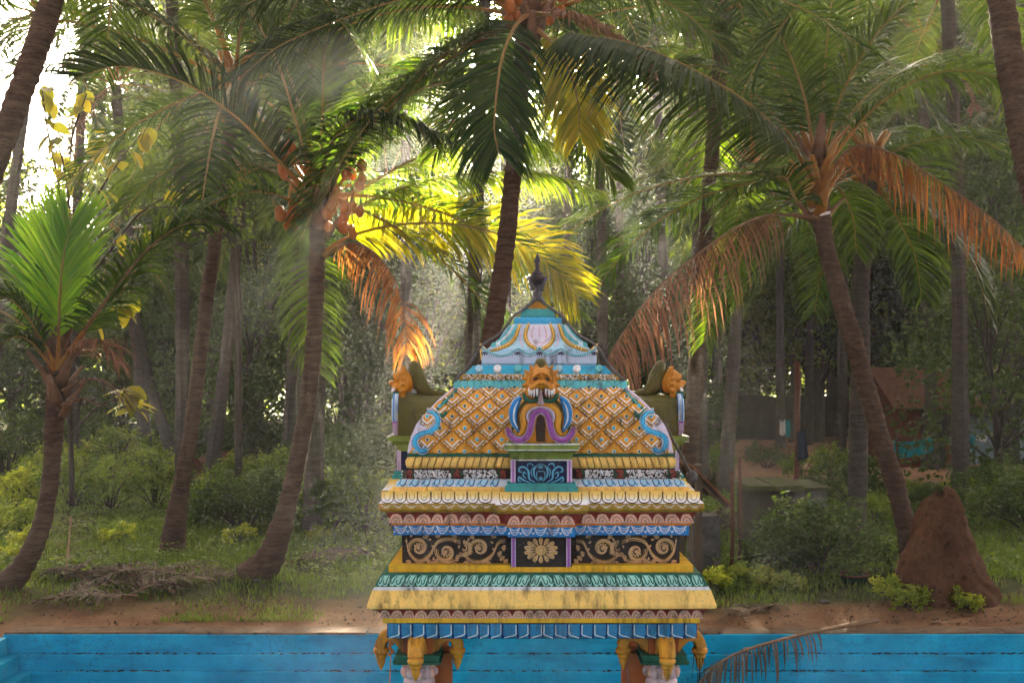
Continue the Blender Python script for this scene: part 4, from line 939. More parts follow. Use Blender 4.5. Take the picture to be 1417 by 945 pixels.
def boots(root, top, n=14, r=.2, h=.9, mat='petiole'):
    """old leaf bases and fibre around the head of the trunk"""
    for i in range(n):
        a = i*2.4; z = -h*.55+h*i/n; mb = MB(); d = Vector((math.cos(a), math.sin(a), 0)); b = top-root.location+Vector((0, 0, z-.18)); L = RN.uniform(.3, .6)
        mb.tube([b+d*r*.35, b+d*r*.95+Vector((0, 0, L*.45)), b+d*(r*1.3+L*.3)+Vector((0, 0, L))], [.11, .075, .035], 6, flat=.5)
        mb.build('leaf_base', M[mat if RN.random() < .6 else 'rachis_dead'], root, True)
def nuts(root, at, n, mat='husk', size=.095, spread=.2):
    mb = MB(); c = at-root.location; mb.tube([c+Vector((0, .1, .45)), c+Vector((0, .02, .25)), c], [.022, .018, .01], 5); stalk = mb.build('nut_stalk', M['petiole'], root)
    for i in range(n):
        v = Vector((RN.gauss(0, 1), RN.gauss(0, 1), RN.gauss(-.2, .9))).normalized(); p = c+Vector((v.x*spread*.7, v.y*spread*.7, v.z*spread))
        mb = MB(); s = size*RN.uniform(.8, 1.1); mb.blob(p, (s*.72, s*.72, s), 0, 10, 7, Matrix.Rotation(RN.uniform(-.6, .6), 3, 'X')); mb.build('coconut', M[mat], root, True)
def gp(px, py, d):                                   # point on the ground under a pixel column
    v = P(px, py, d); return Vector((v.x, v.y, gz(v.x, v.y)-.06))

# A: coconut palm with orange nuts
d = 13.9; A = palm('coconut_palm', 'curved coconut palm carrying clusters of orange coconuts', gp(342, 815, d), [gp(342, 815, d)]+[P(x, y, d) for x, y in ((372, 775), (393, 715), (411, 640), (428, 540), (436, 440), (439, 350), (443, 275))], [.25, .165, .125, .117, .113, .11, .108, .108, .13], n=14)
top = P(443, 262, d); boots(A, top, 16, .2, .9)
hero(A, [(425, 268, 13.8), (385, 222, 13.4), (330, 165, 13), (255, 115, 12.6), (170, 92, 12.3), (105, 108, 12.2)], 'palm_shaded', hang=.30, n=84, L=.95, lift=.35, miss=.02)
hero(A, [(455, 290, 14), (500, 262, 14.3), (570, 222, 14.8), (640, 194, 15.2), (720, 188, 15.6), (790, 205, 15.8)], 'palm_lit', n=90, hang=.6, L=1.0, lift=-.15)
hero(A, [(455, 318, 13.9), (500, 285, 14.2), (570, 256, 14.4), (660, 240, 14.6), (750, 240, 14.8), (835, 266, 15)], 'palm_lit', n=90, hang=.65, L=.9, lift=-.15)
hero(A, [(447, 350, 13.9), (490, 325, 14.3), (560, 310, 14.6), (640, 312, 14.8), (720, 335, 15), (770, 375, 15.1), (800, 410, 15.2)], 'palm_yellow', hang=.35, n=100, L=1.0, lift=0, nrm=(0, -.85, .5), wid=.046, miss=0, label='dying bright yellow frond with orange upper leaflets')
hero(A, [(447, 355, 13.9), (478, 338, 13.7), (512, 345, 13.5), (545, 385, 13.4), (560, 440, 13.4), (562, 490, 13.4)], 'palm_orange', 'rachis_dead', 'rachis', hang=1.1, n=58, L=.85, wid=.026, lift=-.6, miss=.1, ragged=.2, label='withered orange frond hanging limp')
hero(A, [(440, 275, 13.8), (449, 225, 13.5), (470, 182, 13.2), (510, 160, 12.9), (560, 163, 12.7), (610, 185, 12.6)], 'palm_shaded', n=76, hang=.75, L=.95, lift=-.05)
hero(A, [(436, 262, 13.8), (410, 170, 13.6), (385, 90, 13.4), (350, 20, 13.2), (310, -30, 13)], n=70, hang=.35)
hero(A, [(442, 250, 14), (446, 160, 14.2), (450, 70, 14.2), (470, -20, 14)], n=66, hang=.35)
hero(A, [(455, 262, 13.9), (500, 190, 13.7), (570, 130, 13.4), (640, 112, 13.2), (700, 125, 13)], n=76, hang=.6, L=.95)
hero(A, [(425, 290, 13.8), (380, 268, 13.5), (330, 268, 13.2), (265, 296, 13), (205, 350, 12.9), (165, 410, 12.9)], n=80, hang=.7, L=.8)
hero(A, [(430, 262, 13.8), (375, 180, 13.8), (310, 105, 13.8), (240, 40, 13.8), (170, 0, 13.8)], 'palm_shaded', n=76, hang=.5, L=.95)
hero(A, [(430, 268, 14), (370, 235, 14.6), (300, 220, 15), (225, 240, 15.3), (170, 290, 15.4)], n=70, hang=.6)
crown(A, top, 9, GEN, az0=.6, scale=.95, azr=(.3, 2.8))
for x, y, q, n in ((400, 300, 13.7, 9), (398, 222, 13.7, 7), (487, 305, 13.6, 7), (490, 240, 13.9, 6), (465, 300, 13.6, 4)): nuts(A, P(x, y, q), n)
# B: tall palm behind the pavilion
d = 12.9; B = palm('coconut_palm', 'dark leaning palm trunk rising behind the pavilion roof under a dense crown', gp(652, 835, d), [gp(652, 835, d)]+[P(x, y, d) for x, y in ((657, 720), (666, 580), (680, 470), (697, 360), (709, 250), (718, 150), (728, 40))], [.18, .14, .135, .13, .122, .115, .11, .108, .13], n=14)
top = P(733, 18, d); boots(B, top, 14, .2, .8, 'rachis_dead')
hero(B, [(730, 20, 12.8), (712, 38, 12.4), (695, 80, 12.1), (687, 130, 12), (684, 180, 12), (690, 212, 12)], n=80, hang=.45, L=.95, nrm=(0, -1, .3), lift=0)
hero(B, [(742, 40, 12.8), (765, 62, 12.5), (788, 100, 12.4), (800, 145, 12.4), (802, 190, 12.4)], 'palm_yellow', n=66, hang=.5, L=.75, nrm=(.2, -1, .3), lift=0, label='yellowing frond glowing in the backlight')
hero(B, [(745, 20, 12.7), (780, 22, 12.4), (825, 38, 12.2), (865, 66, 12.1), (890, 95, 12.1)], 'palm_brown', 'rachis_dead', 'rachis', n=66, hang=.9, L=.75)
hero(B, [(720, 40, 12.9), (680, 42, 12.8), (630, 62, 12.6), (580, 110, 12.5), (545, 165, 12.4)], n=76, hang=.6, L=.95)
hero(B, [(722, 15, 12.8), (660, -8, 12.4), (570, -4, 12.1), (480, 24, 11.9), (390, 62, 11.8), (335, 105, 11.8)], 'palm_shaded', n=86, hang=.9, L=1.0)
hero(B, [(722, 5, 12.8), (650, -50, 12.2), (540, -60, 11.8), (430, -30, 11.6), (330, 10, 11.5)], 'palm_shaded', n=86, hang=1.0, L=1.05)
hero(B, [(728, 0, 12.9), (690, -70, 12.9), (620, -110, 12.9), (540, -100, 12.8)], n=66, hang=.8, L=1.0)
hero(B, [(745, 10, 13), (800, -20, 13.2), (870, -20, 13.4), (950, 20, 13.5), (1010, 75, 13.6)], n=76, hang=.7, L=.95)
hero(B, [(722, 60, 13.1), (690, 92, 13.6), (640, 150, 14), (600, 215, 14.2)], n=60, hang=.5, L=.85)
hero(B, [(738, 60, 13.1), (770, 120, 13.6), (820, 200, 14), (850, 250, 14.2)], n=60, hang=.5, L=.8)
crown(B, top, 10, GEN, az0=.2, azr=(-.4, 3.5))
for x, y, q, n in ((712, 14, 12.6, 6), (768, 8, 12.6, 5)): nuts(B, P(x, y, q), n)
# C: leaning palm beside the termite mound
d = 14.2; C = palm('coconut_palm', 'palm leaning out from beside the termite mound with a white ring on its trunk', gp(1262, 808, d), [gp(1262, 808, d)]+[P(x, y, d) for x, y in ((1256, 740), (1240, 675), (1215, 595), (1186, 490), (1162, 410), (1143, 340), (1131, 270))], [.16, .135, .132, .13, .128, .125, .122, .122, .14], n=14)
top = P(1131, 240, d); boots(C, top, 16, .2, 1.0)
mb = MB(); mb.tube([P(1136, 296, d)-C.location, P(1137, 300, d)-C.location], [.138, .14], 14); mb.tube([P(1133, 287, d)-C.location, P(1134, 290, d)-C.location], [.138, .138], 14); mb.build('painted_ring', M['white'], C)
hero(C, [(1125, 245, 14), (1090, 195, 13.3), (1030, 140, 12.6), (950, 92, 12), (870, 60, 11.6), (785, 45, 11.3)], 'palm_shaded', n=116, hang=.55, L=1.15, miss=.0, lift=-.75)
hero(C, [(1128, 303, 14.1), (1090, 298, 13.8), (1040, 305, 13.5), (975, 345, 13.2), (905, 405, 13), (850, 480, 12.9), (838, 510, 12.9)], 'palm_brown', 'rachis_dead', 'rachis_dead', n=74, hang=1.3, L=1.05, wid=.026, lift=-.9, t0=.24, miss=.12, ragged=.22, label='dead reddish brown frond drooping to the left')
hero(C, [(1135, 272, 14.1), (1150, 235, 13.8), (1185, 203, 13.5), (1240, 215, 13.2), (1310, 258, 13), (1370, 300, 12.9), (1425, 352, 12.9)], 'palm_orange', 'rachis_dead', 'petiole', n=72, hang=1.2, L=.9, wid=.027, lift=-.7, t0=.22, miss=.12, ragged=.22, label='dead orange frond drooping towards the houses')
hero(C, [(1128, 228, 14.2), (1112, 130, 14), (1075, 40, 13.7), (1020, -30, 13.4)], n=70, hang=.5)
hero(C, [(1136, 225, 14.2), (1165, 130, 14), (1215, 45, 13.7), (1280, -20, 13.4)], n=70, hang=.5)
hero(C, [(1132, 220, 14.3), (1140, 110, 14.5), (1150, 10, 14.6), (1170, -80, 14.6)], n=66, hang=.4)
hero(C, [(1142, 232, 14.1), (1210, 150, 13.8), (1300, 100, 13.5), (1390, 110, 13.3), (1460, 150, 13.2)], n=80, hang=.7, L=.95)
hero(C, [(1128, 240, 14), (1080, 170, 14.4), (1020, 110, 14.8), (960, 90, 15.1), (900, 100, 15.3)], n=72, hang=.6)
hero(C, [(1122, 255, 14), (1105, 280, 13.6), (1085, 245, 13.3), (1060, 250, 13.2)], n=40, hang=.5, L=.6)
hero(C, [(1130, 262, 14.3), (1115, 250, 14.8), (1070, 240, 15.3), (1020, 265, 15.6), (985, 310, 15.7)], n=60, hang=.6, L=.8)
hero(C, [(1140, 262, 14.3), (1160, 260, 14.8), (1180, 300, 15.2), (1185, 350, 15.4)], n=50, hang=.5, L=.7)
crown(C, top, 8, GEN, az0=.2, azr=(.1, 3.0))
# D: straight palm behind C
d = 17.6; D = palm('coconut_palm', 'straight grey palm trunk just behind the leaning palm by the mound', gp(1184, 752, d), [gp(1184, 752, d)]+[P(x, y, d) for x, y in ((1187, 640), (1190, 520), (1190, 420), (1196, 320), (1204, 240))], [.19, .165, .16, .16, .155, .15, .16], n=12, mat='trunk_grey')
top = P(1205, 218, d); boots(D, top, 12, .2, .8)
hero(D, [(1212, 235, 17.5), (1250, 262, 17), (1300, 305, 16.6), (1345, 365, 16.3), (1372, 440, 16.2)], 'palm_shaded', n=80, hang=.55, L=1.05, wid=.045)
hero(D, [(1196, 238, 17.5), (1150, 262, 17.2), (1100, 305, 16.9), (1062, 360, 16.8), (1040, 410, 16.8)], n=76, hang=.6, L=1.0, wid=.045)
hero(D, [(1200, 230, 17.5), (1260, 200, 17), (1340, 190, 16.6), (1420, 225, 16.3)], n=76, hang=.7, L=1.0, wid=.045)
hero(D, [(1196, 245, 17.7), (1140, 255, 18.2), (1085, 290, 18.6), (1040, 340, 18.9), (1010, 380, 19)], n=70, hang=.6, L=.95, wid=.045)
hero(D, [(1206, 250, 17.7), (1235, 290, 18.2), (1265, 350, 18.6), (1275, 410, 18.8)], n=66, hang=.5, L=.9, wid=.045)
crown(D, top, 9, GEN, az0=.9, scale=1.08, azr=(.2, 2.9))
# E: young palm on the left
d = 13.3; E = palm('coconut_palm', 'short young palm with one tall fresh green frond above the dead leaf heap', gp(8, 832, d), [gp(2, 832, d)]+[P(x, y, d) for x, y in ((34, 780), (58, 725), (70, 660), (75, 590), (77, 530), (80, 492))], [.20, .14, .118, .108, .105, .125, .12, .10], n=14)
top = P(80, 500, d); boots(E, top, 12, .17, 1.0, 'rachis_dead')
hero(E, [(80, 510, 13.2), (82, 450, 13), (84, 390, 12.85), (90, 345, 12.8), (97, 310, 12.8)], 'palm_fresh', n=84, L=1.0, hang=.07, nrm=(0, -1, .1), lift=.05, ang=(46, 70), wid=.032, miss=0, t0=.2, tipfac=.5)
hero(E, [(78, 510, 13.3), (70, 440, 13.5), (62, 380, 13.7), (58, 320, 13.9)], 'palm_fresh', n=70, L=.9, hang=.10, nrm=(0, -1, .2), wid=.042, ang=(44, 70))
hero(E, [(84, 505, 13.2), (125, 445, 12.9), (170, 385, 12.7), (215, 335, 12.6), (270, 305, 12.6), (315, 318, 12.7)], 'palm', 'rachis_dead', n=84, L=.85, hang=.55)
hero(E, [(76, 505, 13.2), (40, 440, 13), (5, 410, 12.9), (-45, 420, 12.9)], n=66, L=.85, hang=.5)
hero(E, [(75, 512, 13.2), (40, 470, 13), (10, 470, 12.9), (-30, 510, 12.9)], n=60, L=.7, hang=.5)
hero(E, [(88, 510, 13.2), (115, 480, 13), (145, 475, 12.9), (165, 505, 12.9)], 'palm_brown', 'rachis_dead', 'rachis_dead', n=36, L=.6, hang=1.0, wid=.025)
hero(E, [(90, 540, 13.2), (120, 525, 13), (150, 530, 12.9), (170, 555, 12.9)], 'palm_dry', 'rachis_dead', 'rachis_dead', n=24, L=.5, hang=1.0, wid=.02, miss=.4)
hero(E, [(90, 560, 13.2), (115, 552, 13), (140, 562, 12.9)], 'palm_dry', 'rachis_dead', 'rachis_dead', n=14, L=.4, hang=1.0, wid=.02, miss=.5)
crown(E, top, 5, GEN, azr=(.3, 2.8), scale=.7, kmax=3)
# F: near trunk crossing the upper left corner; G: palm behind A; H: near trunk in the upper right corner
d = 11.9; Fp = palm('coconut_palm', 'thick dark palm trunk slanting in beside the tank, its crown out of view', gp(-215, 860, d), [gp(-215, 860, d)]+[P(x, y, d) for x, y in ((-150, 640), (-70, 400), (0, 205), (42, 90), (72, 0), (100, -110), (125, -190))], [.24, .17, .155, .145, .143, .14, .135, .13, .13], n=14)
crown(Fp, P(127, -205, d), 16, GEN, az0=.5)
d = 16.6; G = palm('coconut_palm', 'slim dark palm growing from the grass behind the dead leaf heap', gp(238, 770, d), [gp(238, 770, d)]+[P(x, y, d) for x, y in ((246, 700), (262, 610), (276, 500), (288, 400), (300, 320), (312, 230), (324, 130))], [.22, .15, .122, .115, .112, .11, .108, .105, .12], n=12)
top = P(326, 112, d); boots(G, top, 10, .2, .7); crown(G, top, 15, GEN, az0=1.1, scale=1.0)
d = 18.2; I = palm('coconut_palm', 'palm hidden behind the curved palm, its crown high above it', gp(432, 744, d), [gp(432, 744, d)]+[P(x, y, d) for x, y in ((437, 600), (443, 400), (455, 200), (472, 60), (486, -40))], [.2, .16, .15, .145, .14, .135, .14], n=10, mat='trunk_grey')
crown(I, P(487, -52, d), 22, GEN, az0=.3, scale=1.15)
d = 17.8; J = palm('coconut_palm', 'straight slim palm rising past the dead brown frond beside the pavilion', gp(950, 750, d), [gp(950, 750, d)]+[P(x, y, d) for x, y in ((957, 600), (970, 420), (982, 250), (995, 110), (1003, 20))], [.2, .15, .14, .135, .13, .13, .14], n=10)
crown(J, P(1004, 5, d), 18, GEN, az0=.8, scale=1.15)
d = 12.3; H = palm('coconut_palm', 'rough dark palm trunk at the edge of the grove over the shrubs by the houses', gp(1545, 850, d), [gp(1545, 850, d)]+[P(x, y, d) for x, y in ((1525, 640), (1470, 400), (1425, 230), (1402, 110), (1385, 0), (1372, -110), (1362, -170))], [.24, .19, .18, .175, .17, .165, .16, .15, .15], n=14)
crown(H, P(1360, -185, d), 22, GEN, az0=.9)

# palms of the hazy grove behind
def grove(px_base, py_base, px_mid, py_mid, px_top, py_top, w, d=None, n=13, sc=1., kmax=None, dead=0):
    d = d or 2.9*F/(py_base-HY); r = w*d/F/2; b = gp(px_base, py_base, d)
    where = 'in front of the grey boundary wall' if px_base < 470 else 'directly behind the pavilion' if px_base < 945 else 'between the clearing and the dark compound wall' if px_base < 1240 else 'by the houses with the washing'
    size = 'thick' if r > .165 else 'slender' if d < 35 else 'thin distant'
    root = palm('grove_palm', size+' grey coconut palm '+where, b, [b, P(px_mid, py_mid, d), P(px_top, py_top, d)], [r*1.35, r*1.05, r, r*.9, r*.95], size+' grove palms '+where, mat='trunk_grey', n=8, step=.16)
    tp = P(px_top, py_top, d)+Vector((0, 0, .1)); crown(root, tp, n, FAR, az0=RN.uniform(0, 6), scale=sc, kmax=kmax)
    for i in range(dead): link('frond', FARDEAD, root, tp-root.location, (0, 0, RN.uniform(0, 6.28)), sc)
for a in ((290, 668, 312, 500, 336, 250, 17, 28), (291, 630, 296, 470, 300, 180, 13, 38), (205, 655, 185, 430, 160, 120, 15, 31), (245, 650, 205, 520, 165, 330, 14, 33), (396, 660, 405, 500, 420, 210, 15, 30),
          (648, 735, 655, 450, 672, -60, 19, 19), (857, 640, 857, 400, 858, 130, 12, 36), (985, 645, 998, 420, 1014, 150, 14, 33), (1003, 672, 1020, 430, 1040, 235, 17, 26), (1080, 630, 1080, 470, 1078, 300, 11, 42), (1098, 625, 1100, 460, 1104, 260, 10, 46),
          (1118, 622, 1122, 430, 1130, 190, 11, 44), (1163, 640, 1166, 470, 1172, 150, 13, 36), (528, 640, 530, 480, 536, 260, 11, 38), (-25, 660, 15, 290, 52, 20, 16, 30), (100, 650, 105, 350, 118, 20, 14, 33), (1392, 640, 1395, 430, 1400, 150, 14, 34), (775, 640, 780, 430, 790, 160, 13, 40), (1290, 650, 1285, 420, 1275, 60, 15, 32), (562, 650, 562, 300, 560, 0, 14, 28), (835, 650, 832, 300, 822, -10, 14, 27), (700, 640, 700, 300, 700, -60, 14, 30), (1330, 690, 1325, 300, 1310, -20, 20, 22), (970, 660, 966, 300, 950, -40, 17, 27), (420, 670, 425, 300, 440, -60, 18, 25), (255, 690, 250, 300, 235, -60, 19, 22),  (920, 640, 918, 380, 905, 20, 13, 38)):
    grove(*a, n=RN.randint(11, 15), dead=RN.choice((0, 0, 1)))

# ---------------------------------------------------------------- broadleaf trees, shrubs
def leafcloud(mb, clumps, per, size, droop=.4, sq=1., r=RN):
    for (cx, cy_, cz, cr) in clumps:
        tone = r.random()
        for i in range(per):
            v = Vector((r.gauss(0, 1), r.gauss(0, 1), r.gauss(0, 1))); v = v.normalized()*cr*(r.random()**.45)
            p = Vector((cx, cy_, cz))+Vector((v.x, v.y, v.z*sq)); mb.cur = clamp(.55*tone+.45*r.random(), .02, .98)
            a = Vector((r.gauss(0, 1), r.gauss(0, 1), r.gauss(0, .5)-droop)).normalized(); b = a.cross(Vector((r.gauss(0, 1), r.gauss(0, 1), r.gauss(0, 1)))).normalized(); s = size*r.uniform(.6, 1.3)
            n = a.cross(b)*s*.12
            i0 = mb.vert(p); i1 = mb.vert(p+a*s*.5+b*s*.26+n); i2 = mb.vert(p+a*s); i3 = mb.vert(p+a*s*.5-b*s*.26+n)
            mb.face((i0, i1, i2)); mb.face((i0, i2, i3))
    mb.cur = 0.
def tree_mesh(seed, H, W, n_cl, per, size, leaf, cr=1.1, low=.22):
    r = random.Random(seed); mb = MB(); cl = []; tb = MB(); top = H*.78
    sp = [Vector((0, 0, -.3)), Vector((r.uniform(-.3, .3), r.uniform(-.3, .3), H*.35)), Vector((r.uniform(-.6, .6), r.uniform(-.6, .6), top))]
    ax = vspline(sp, 14); tb.tube(ax, [lerp(H*.022, H*.004, i/13) for i in range(14)], 8)
    for i in range(n_cl):
        z = lerp(low, 1, r.random()**.85); prof = math.sin(math.pi*clamp(.12+.82*((z-low)/(1-low))))**.6; a = r.uniform(0, 6.283); R = W*prof*math.sqrt(r.uniform(.12, 1))
        c = Vector((math.cos(a)*R, math.sin(a)*R, z*H)); cl.append((c.x, c.y, c.z, cr*r.uniform(.6, 1.25)))
        if i % 3 == 0:
            s = ax[int(clamp(z*.8)*13)]; tb.tube([s, s.lerp(c, .55)+Vector((0, 0, .25)), c], [H*.006, H*.0035, H*.0012], 4)
    leafcloud(mb, cl, per, size, r=r); return tb.mesh('trunk', [M['bark']], True), mb.mesh('crown', [M[leaf]])
TREES = [tree_mesh(1, 12, 4.2, 95, 95, .26, 'leaf_dark'), tree_mesh(2, 13, 4.6, 100, 90, .26, 'leaf_mid'), tree_mesh(3, 11, 3.6, 80, 90, .25, 'leaf_dark', 1.0), tree_mesh(4, 14, 5.0, 70, 80, .24, 'leaf_bright', 1.0, .35), tree_mesh(5, 6.5, 2.6, 60, 90, .20, 'leaf_dark', .8, .08), tree_mesh(6, 29, 5.6, 210, 115, .40, 'leaf_dark', 1.5, .22), tree_mesh(7, 28, 5.2, 190, 115, .40, 'leaf_mid', 1.5, .18), tree_mesh(8, 29, 4.6, 75, 150, .40, 'leaf_mid', 1.15, .3)]
def tree(k, px, d, s=1., sz=None, label=None, group=None):
    where = 'beyond the grey boundary wall' if px < 580 else 'directly behind the pavilion' if px < 960 else 'beyond the dark compound wall' if px < 1240 else 'around the red and tin walled houses'
    look = ('dark green dense crowned tree', 'mid green spreading tree', 'slim dark green tree', 'pale tree', 'low bushy dark tree', 'very tall dark tree closing off the sky', 'very tall mid green tree closing off the sky', 'added tall clumpy tree with gaps for sun shafts')[k]  # last kind is added, crown thinned so sun breaks into shafts
    b = gp(px, 600, d); root = empty('broadleaf_tree', b, label or look+' '+where, 'tree', group or look.split(' tree')[0]+' trees '+where, RN.uniform(0, 6.28))
    link('trunk', TREES[k][0], root, scale=(s, s, sz or s)); link('crown', TREES[k][1], root, scale=(s, s, sz or s)); return root
for a in ((1, 330, 58, 1.35), (0, 480, 56, 1.5), (1, 690, 60, 1.35), (0, 800, 62, 1.45), (1, 920, 58, 1.4), (0, 1030, 60, 1.4), (7, 770, 60, 0.95), (5, 219, 62, 0.9), (6, 265, 56, 1), (5, 352, 60, 1), (6, 504, 54, 1), (5, 570, 60, 0.95), (6, 543, 50, 0.75), (5, 933, 60, 0.95), (6, 1009, 55, 1), (5, 1041, 60, 1.05), (6, 1159, 52, 1), (5, 1225, 56, 1.05), (6, 1397, 50, 1), (5, 1448, 54, 1.05), (6, 1127, 46, 0.8), (5, 1319, 44, 0.85), (6, 1495, 42, 0.85),  (2, 420, 52, 1.4), (0, 570, 62, 1.2), (0, 250, 44, .95), (2, 360, 40, 1.0), (1, 430, 50, .95), (0, 560, 42, 1.0), (2, 500, 37, .8), (1, 640, 52, 1.0), (0, 820, 44, .98), (2, 905, 40, .95), (0, 760, 54, 1.1), (1, 980, 54, 1.05), (0, 1270, 42, .85), (2, 1330, 43, .9), (4, 280, 62, 1.7), (4, 420, 63, 1.7), (4, 990, 62, 1.7), (4, 1150, 60, 1.6), (4, 1200, 63, 1.7), (0, 1400, 37, 1.0), (2, 1440, 30, .9), (1, 1220, 52, .95), (0, 1340, 50, 1.15), (4, 330, 34, 1.0), (4, 470, 34, .9), (4, 880, 33, .95), (4, 600, 33, 1.0), (4, 170, 36, .9), (4, 930, 31, .8), (2, 110, 56, .9), (0, -40, 40, 1.0), (4, 20, 44, 1.5), (4, 75, 48, 1.6), (4, 130, 46, 1.4), (4, 235, 50, 1.5), (4, 1120, 58, 1.5), (4, 1060, 60, 1.6), (4, 1385, 24, .95)):
    tree(*a)
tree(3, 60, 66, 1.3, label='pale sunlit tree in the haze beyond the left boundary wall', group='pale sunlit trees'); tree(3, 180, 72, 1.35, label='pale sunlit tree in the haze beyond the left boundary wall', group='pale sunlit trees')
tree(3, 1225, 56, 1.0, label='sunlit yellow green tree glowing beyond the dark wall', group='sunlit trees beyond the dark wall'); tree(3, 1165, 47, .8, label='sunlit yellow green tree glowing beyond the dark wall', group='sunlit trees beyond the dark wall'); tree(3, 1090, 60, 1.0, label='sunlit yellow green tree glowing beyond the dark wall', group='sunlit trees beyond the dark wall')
# distant wood that reads as one mass
mb = MB(); r = random.Random(9); cl = []
for i in range(1500):
    x = r.uniform(-66, 66); y = r.uniform(72, 84); h = 22+6*noise.noise((x*.07, 0, 0))+3*noise.noise((x*.25, 4, 0)); h -= 10*math.exp(-((x+37)/5)**2)+5*math.exp(-((x+6.5)/4)**2)
    cl.append((x, y, r.random()**1.25*h, r.uniform(1.2, 2.4)))
leafcloud(mb, cl, 52, .62, r=r); tag(mb.build('distant_wood', M['leaf_mid']), 'distant wood closing off the grove in the haze', 'wood', kind='stuff')
def shrub_mesh(seed, R, H, n_cl, per, size, leaf):
    r = random.Random(seed); mb = MB(); tb = MB(); cl = []
    for i in range(n_cl):
        a = r.uniform(0, 6.283); q = math.sqrt(r.random())*R; z = H*(.25+.75*r.random()*(1-.45*(q/R)**2)); cl.append((math.cos(a)*q, math.sin(a)*q, z, r.uniform(.5, 1.2)*R*.28))
        if i % 2 == 0: tb.tube([(0, 0, -.08), (math.cos(a)*q*.4, math.sin(a)*q*.4, z*.55), (math.cos(a)*q, math.sin(a)*q, z)], [.02, .014, .005], 4)
    leafcloud(mb, cl, per, size, .1, r=r); return tb.mesh('stem', [M['bark']]), mb.mesh('foliage', [M[leaf]])
SHR = [shrub_mesh(21, .8, 1.1, 34, 55, .10, 'leaf_mid'), shrub_mesh(22, .75, 1.3, 26, 50, .10, 'leaf_mid'), shrub_mesh(23, 1.0, 1.25, 46, 60, .10, 'leaf_dark'), shrub_mesh(24, .6, .8, 26, 46, .10, 'leaf_bright'), shrub_mesh(25, .45, .5, 20, 36, .09, 'leaf_bright')]
def shrub(k, px, py, s=1., label='leafy green shrub growing in the grass behind the palms', group='shrubs on the grassy bank', d=None, name='shrub', hz_=1.):
    d = d or 2.9*F/(py-HY); root = empty(name, gp(px, py, d)+Vector((0, 0, .04)), label, 'shrub', group, RN.uniform(0, 6.28))
    link('stem', SHR[k][0], root, scale=(s, s, s*hz_)); link('foliage', SHR[k][1], root, scale=(s, s, s*hz_)); return root
for k, px, py, s in ((1, 100, 705, 1.0), (1, 152, 710, 1.0), (1, 215, 702, 1.1), (0, 280, 728, .8), (2, 335, 735, 1.0), (2, 390, 730, 1.0), (0, 455, 735, 1.05), (2, 505, 740, 1.1), (0, 540, 735, .9), (0, 60, 690, 1.0), (3, 20, 700, 1.1), (3, 110, 660, 1.4), (3, 60, 650, 1.5), (0, 160, 660, 1.3), (3, 190, 640, 1.6), (2, 10, 660, 1.6), (0, 130, 628, 1.6), (0, 240, 625, 1.6), (2, 350, 640, 1.3), (0, 420, 625, 1.6), (2, 450, 660, 1.3), (2, 500, 670, 1.5), (0, 545, 655, 1.5), (0, 380, 690, 1.0), (0, 330, 690, .9), (3, 30, 735, .8), (2, 540, 690, 1.4), (2, 470, 695, 1.2)):
    look = ('rounded mid green shrub', 'open twiggy shrub', 'dense dark green shrub', 'bright yellow green shrub')[k]; where = 'near the young palm' if px < 175 else 'near the slim dark palm' if px < 400 else 'between the curved palm and the pavilion'; far = 'in front of the grey boundary wall ' if py < 680 else 'in the grass '
    shrub(k, px, py, s, (look+' '+far+where).replace('in front of the grey boundary wall between', 'by the boundary wall between'), look+'s '+far+where)
for k, px, py, s in ((2, 1290, 705, .65), (0, 1345, 705, .8), (2, 1395, 720, 1.3), (0, 1262, 695, .6), (3, 1320, 685, .7), (2, 1180, 700, 1.2), (0, 1110, 672, 1.0), (0, 1150, 665, 1.1), (0, 985, 668, 1.1), (3, 960, 655, 1.0), (2, 1060, 648, .9), (2, 1430, 740, 1.4), (0, 1210, 735, .8), (3, 1365, 690, 1.1), (2, 1235, 725, .6)):
    look = ('rounded mid green shrub', '', 'dense dark green shrub', 'bright yellow green shrub')[k]; where = 'between the pavilion and the clothes pole' if px < 1100 else 'behind the leaning palm' if px < 1250 else 'behind the termite mound before the washing'; shrub(k, px, py, s*.78, look+' '+where, look+'s '+where)
shrub(2, 1135, 795, 1.05, 'big dark rounded bush in front of the concrete block', None, name='bush', hz_=.95); shrub(2, 1100, 790, .7, 'smaller dark bush leaning on the concrete block', None, name='bush')
shrub(4, 1250, 842, .8, 'low ivy-like plant at the foot of the leaning palm', None, name='low_plant'); shrub(4, 1335, 846, .55, 'low leafy plant at the foot of the termite mound', None, name='low_plant')
for px, py in ((1020, 800), (1065, 812), (1095, 815), (985, 815), (40, 760), (20, 780), (165, 752), (330, 752), (440, 750)): shrub(4, px, py, RN.uniform(.5, .8), 'small bright weed clump in the grass', 'weed clumps', name='weed')

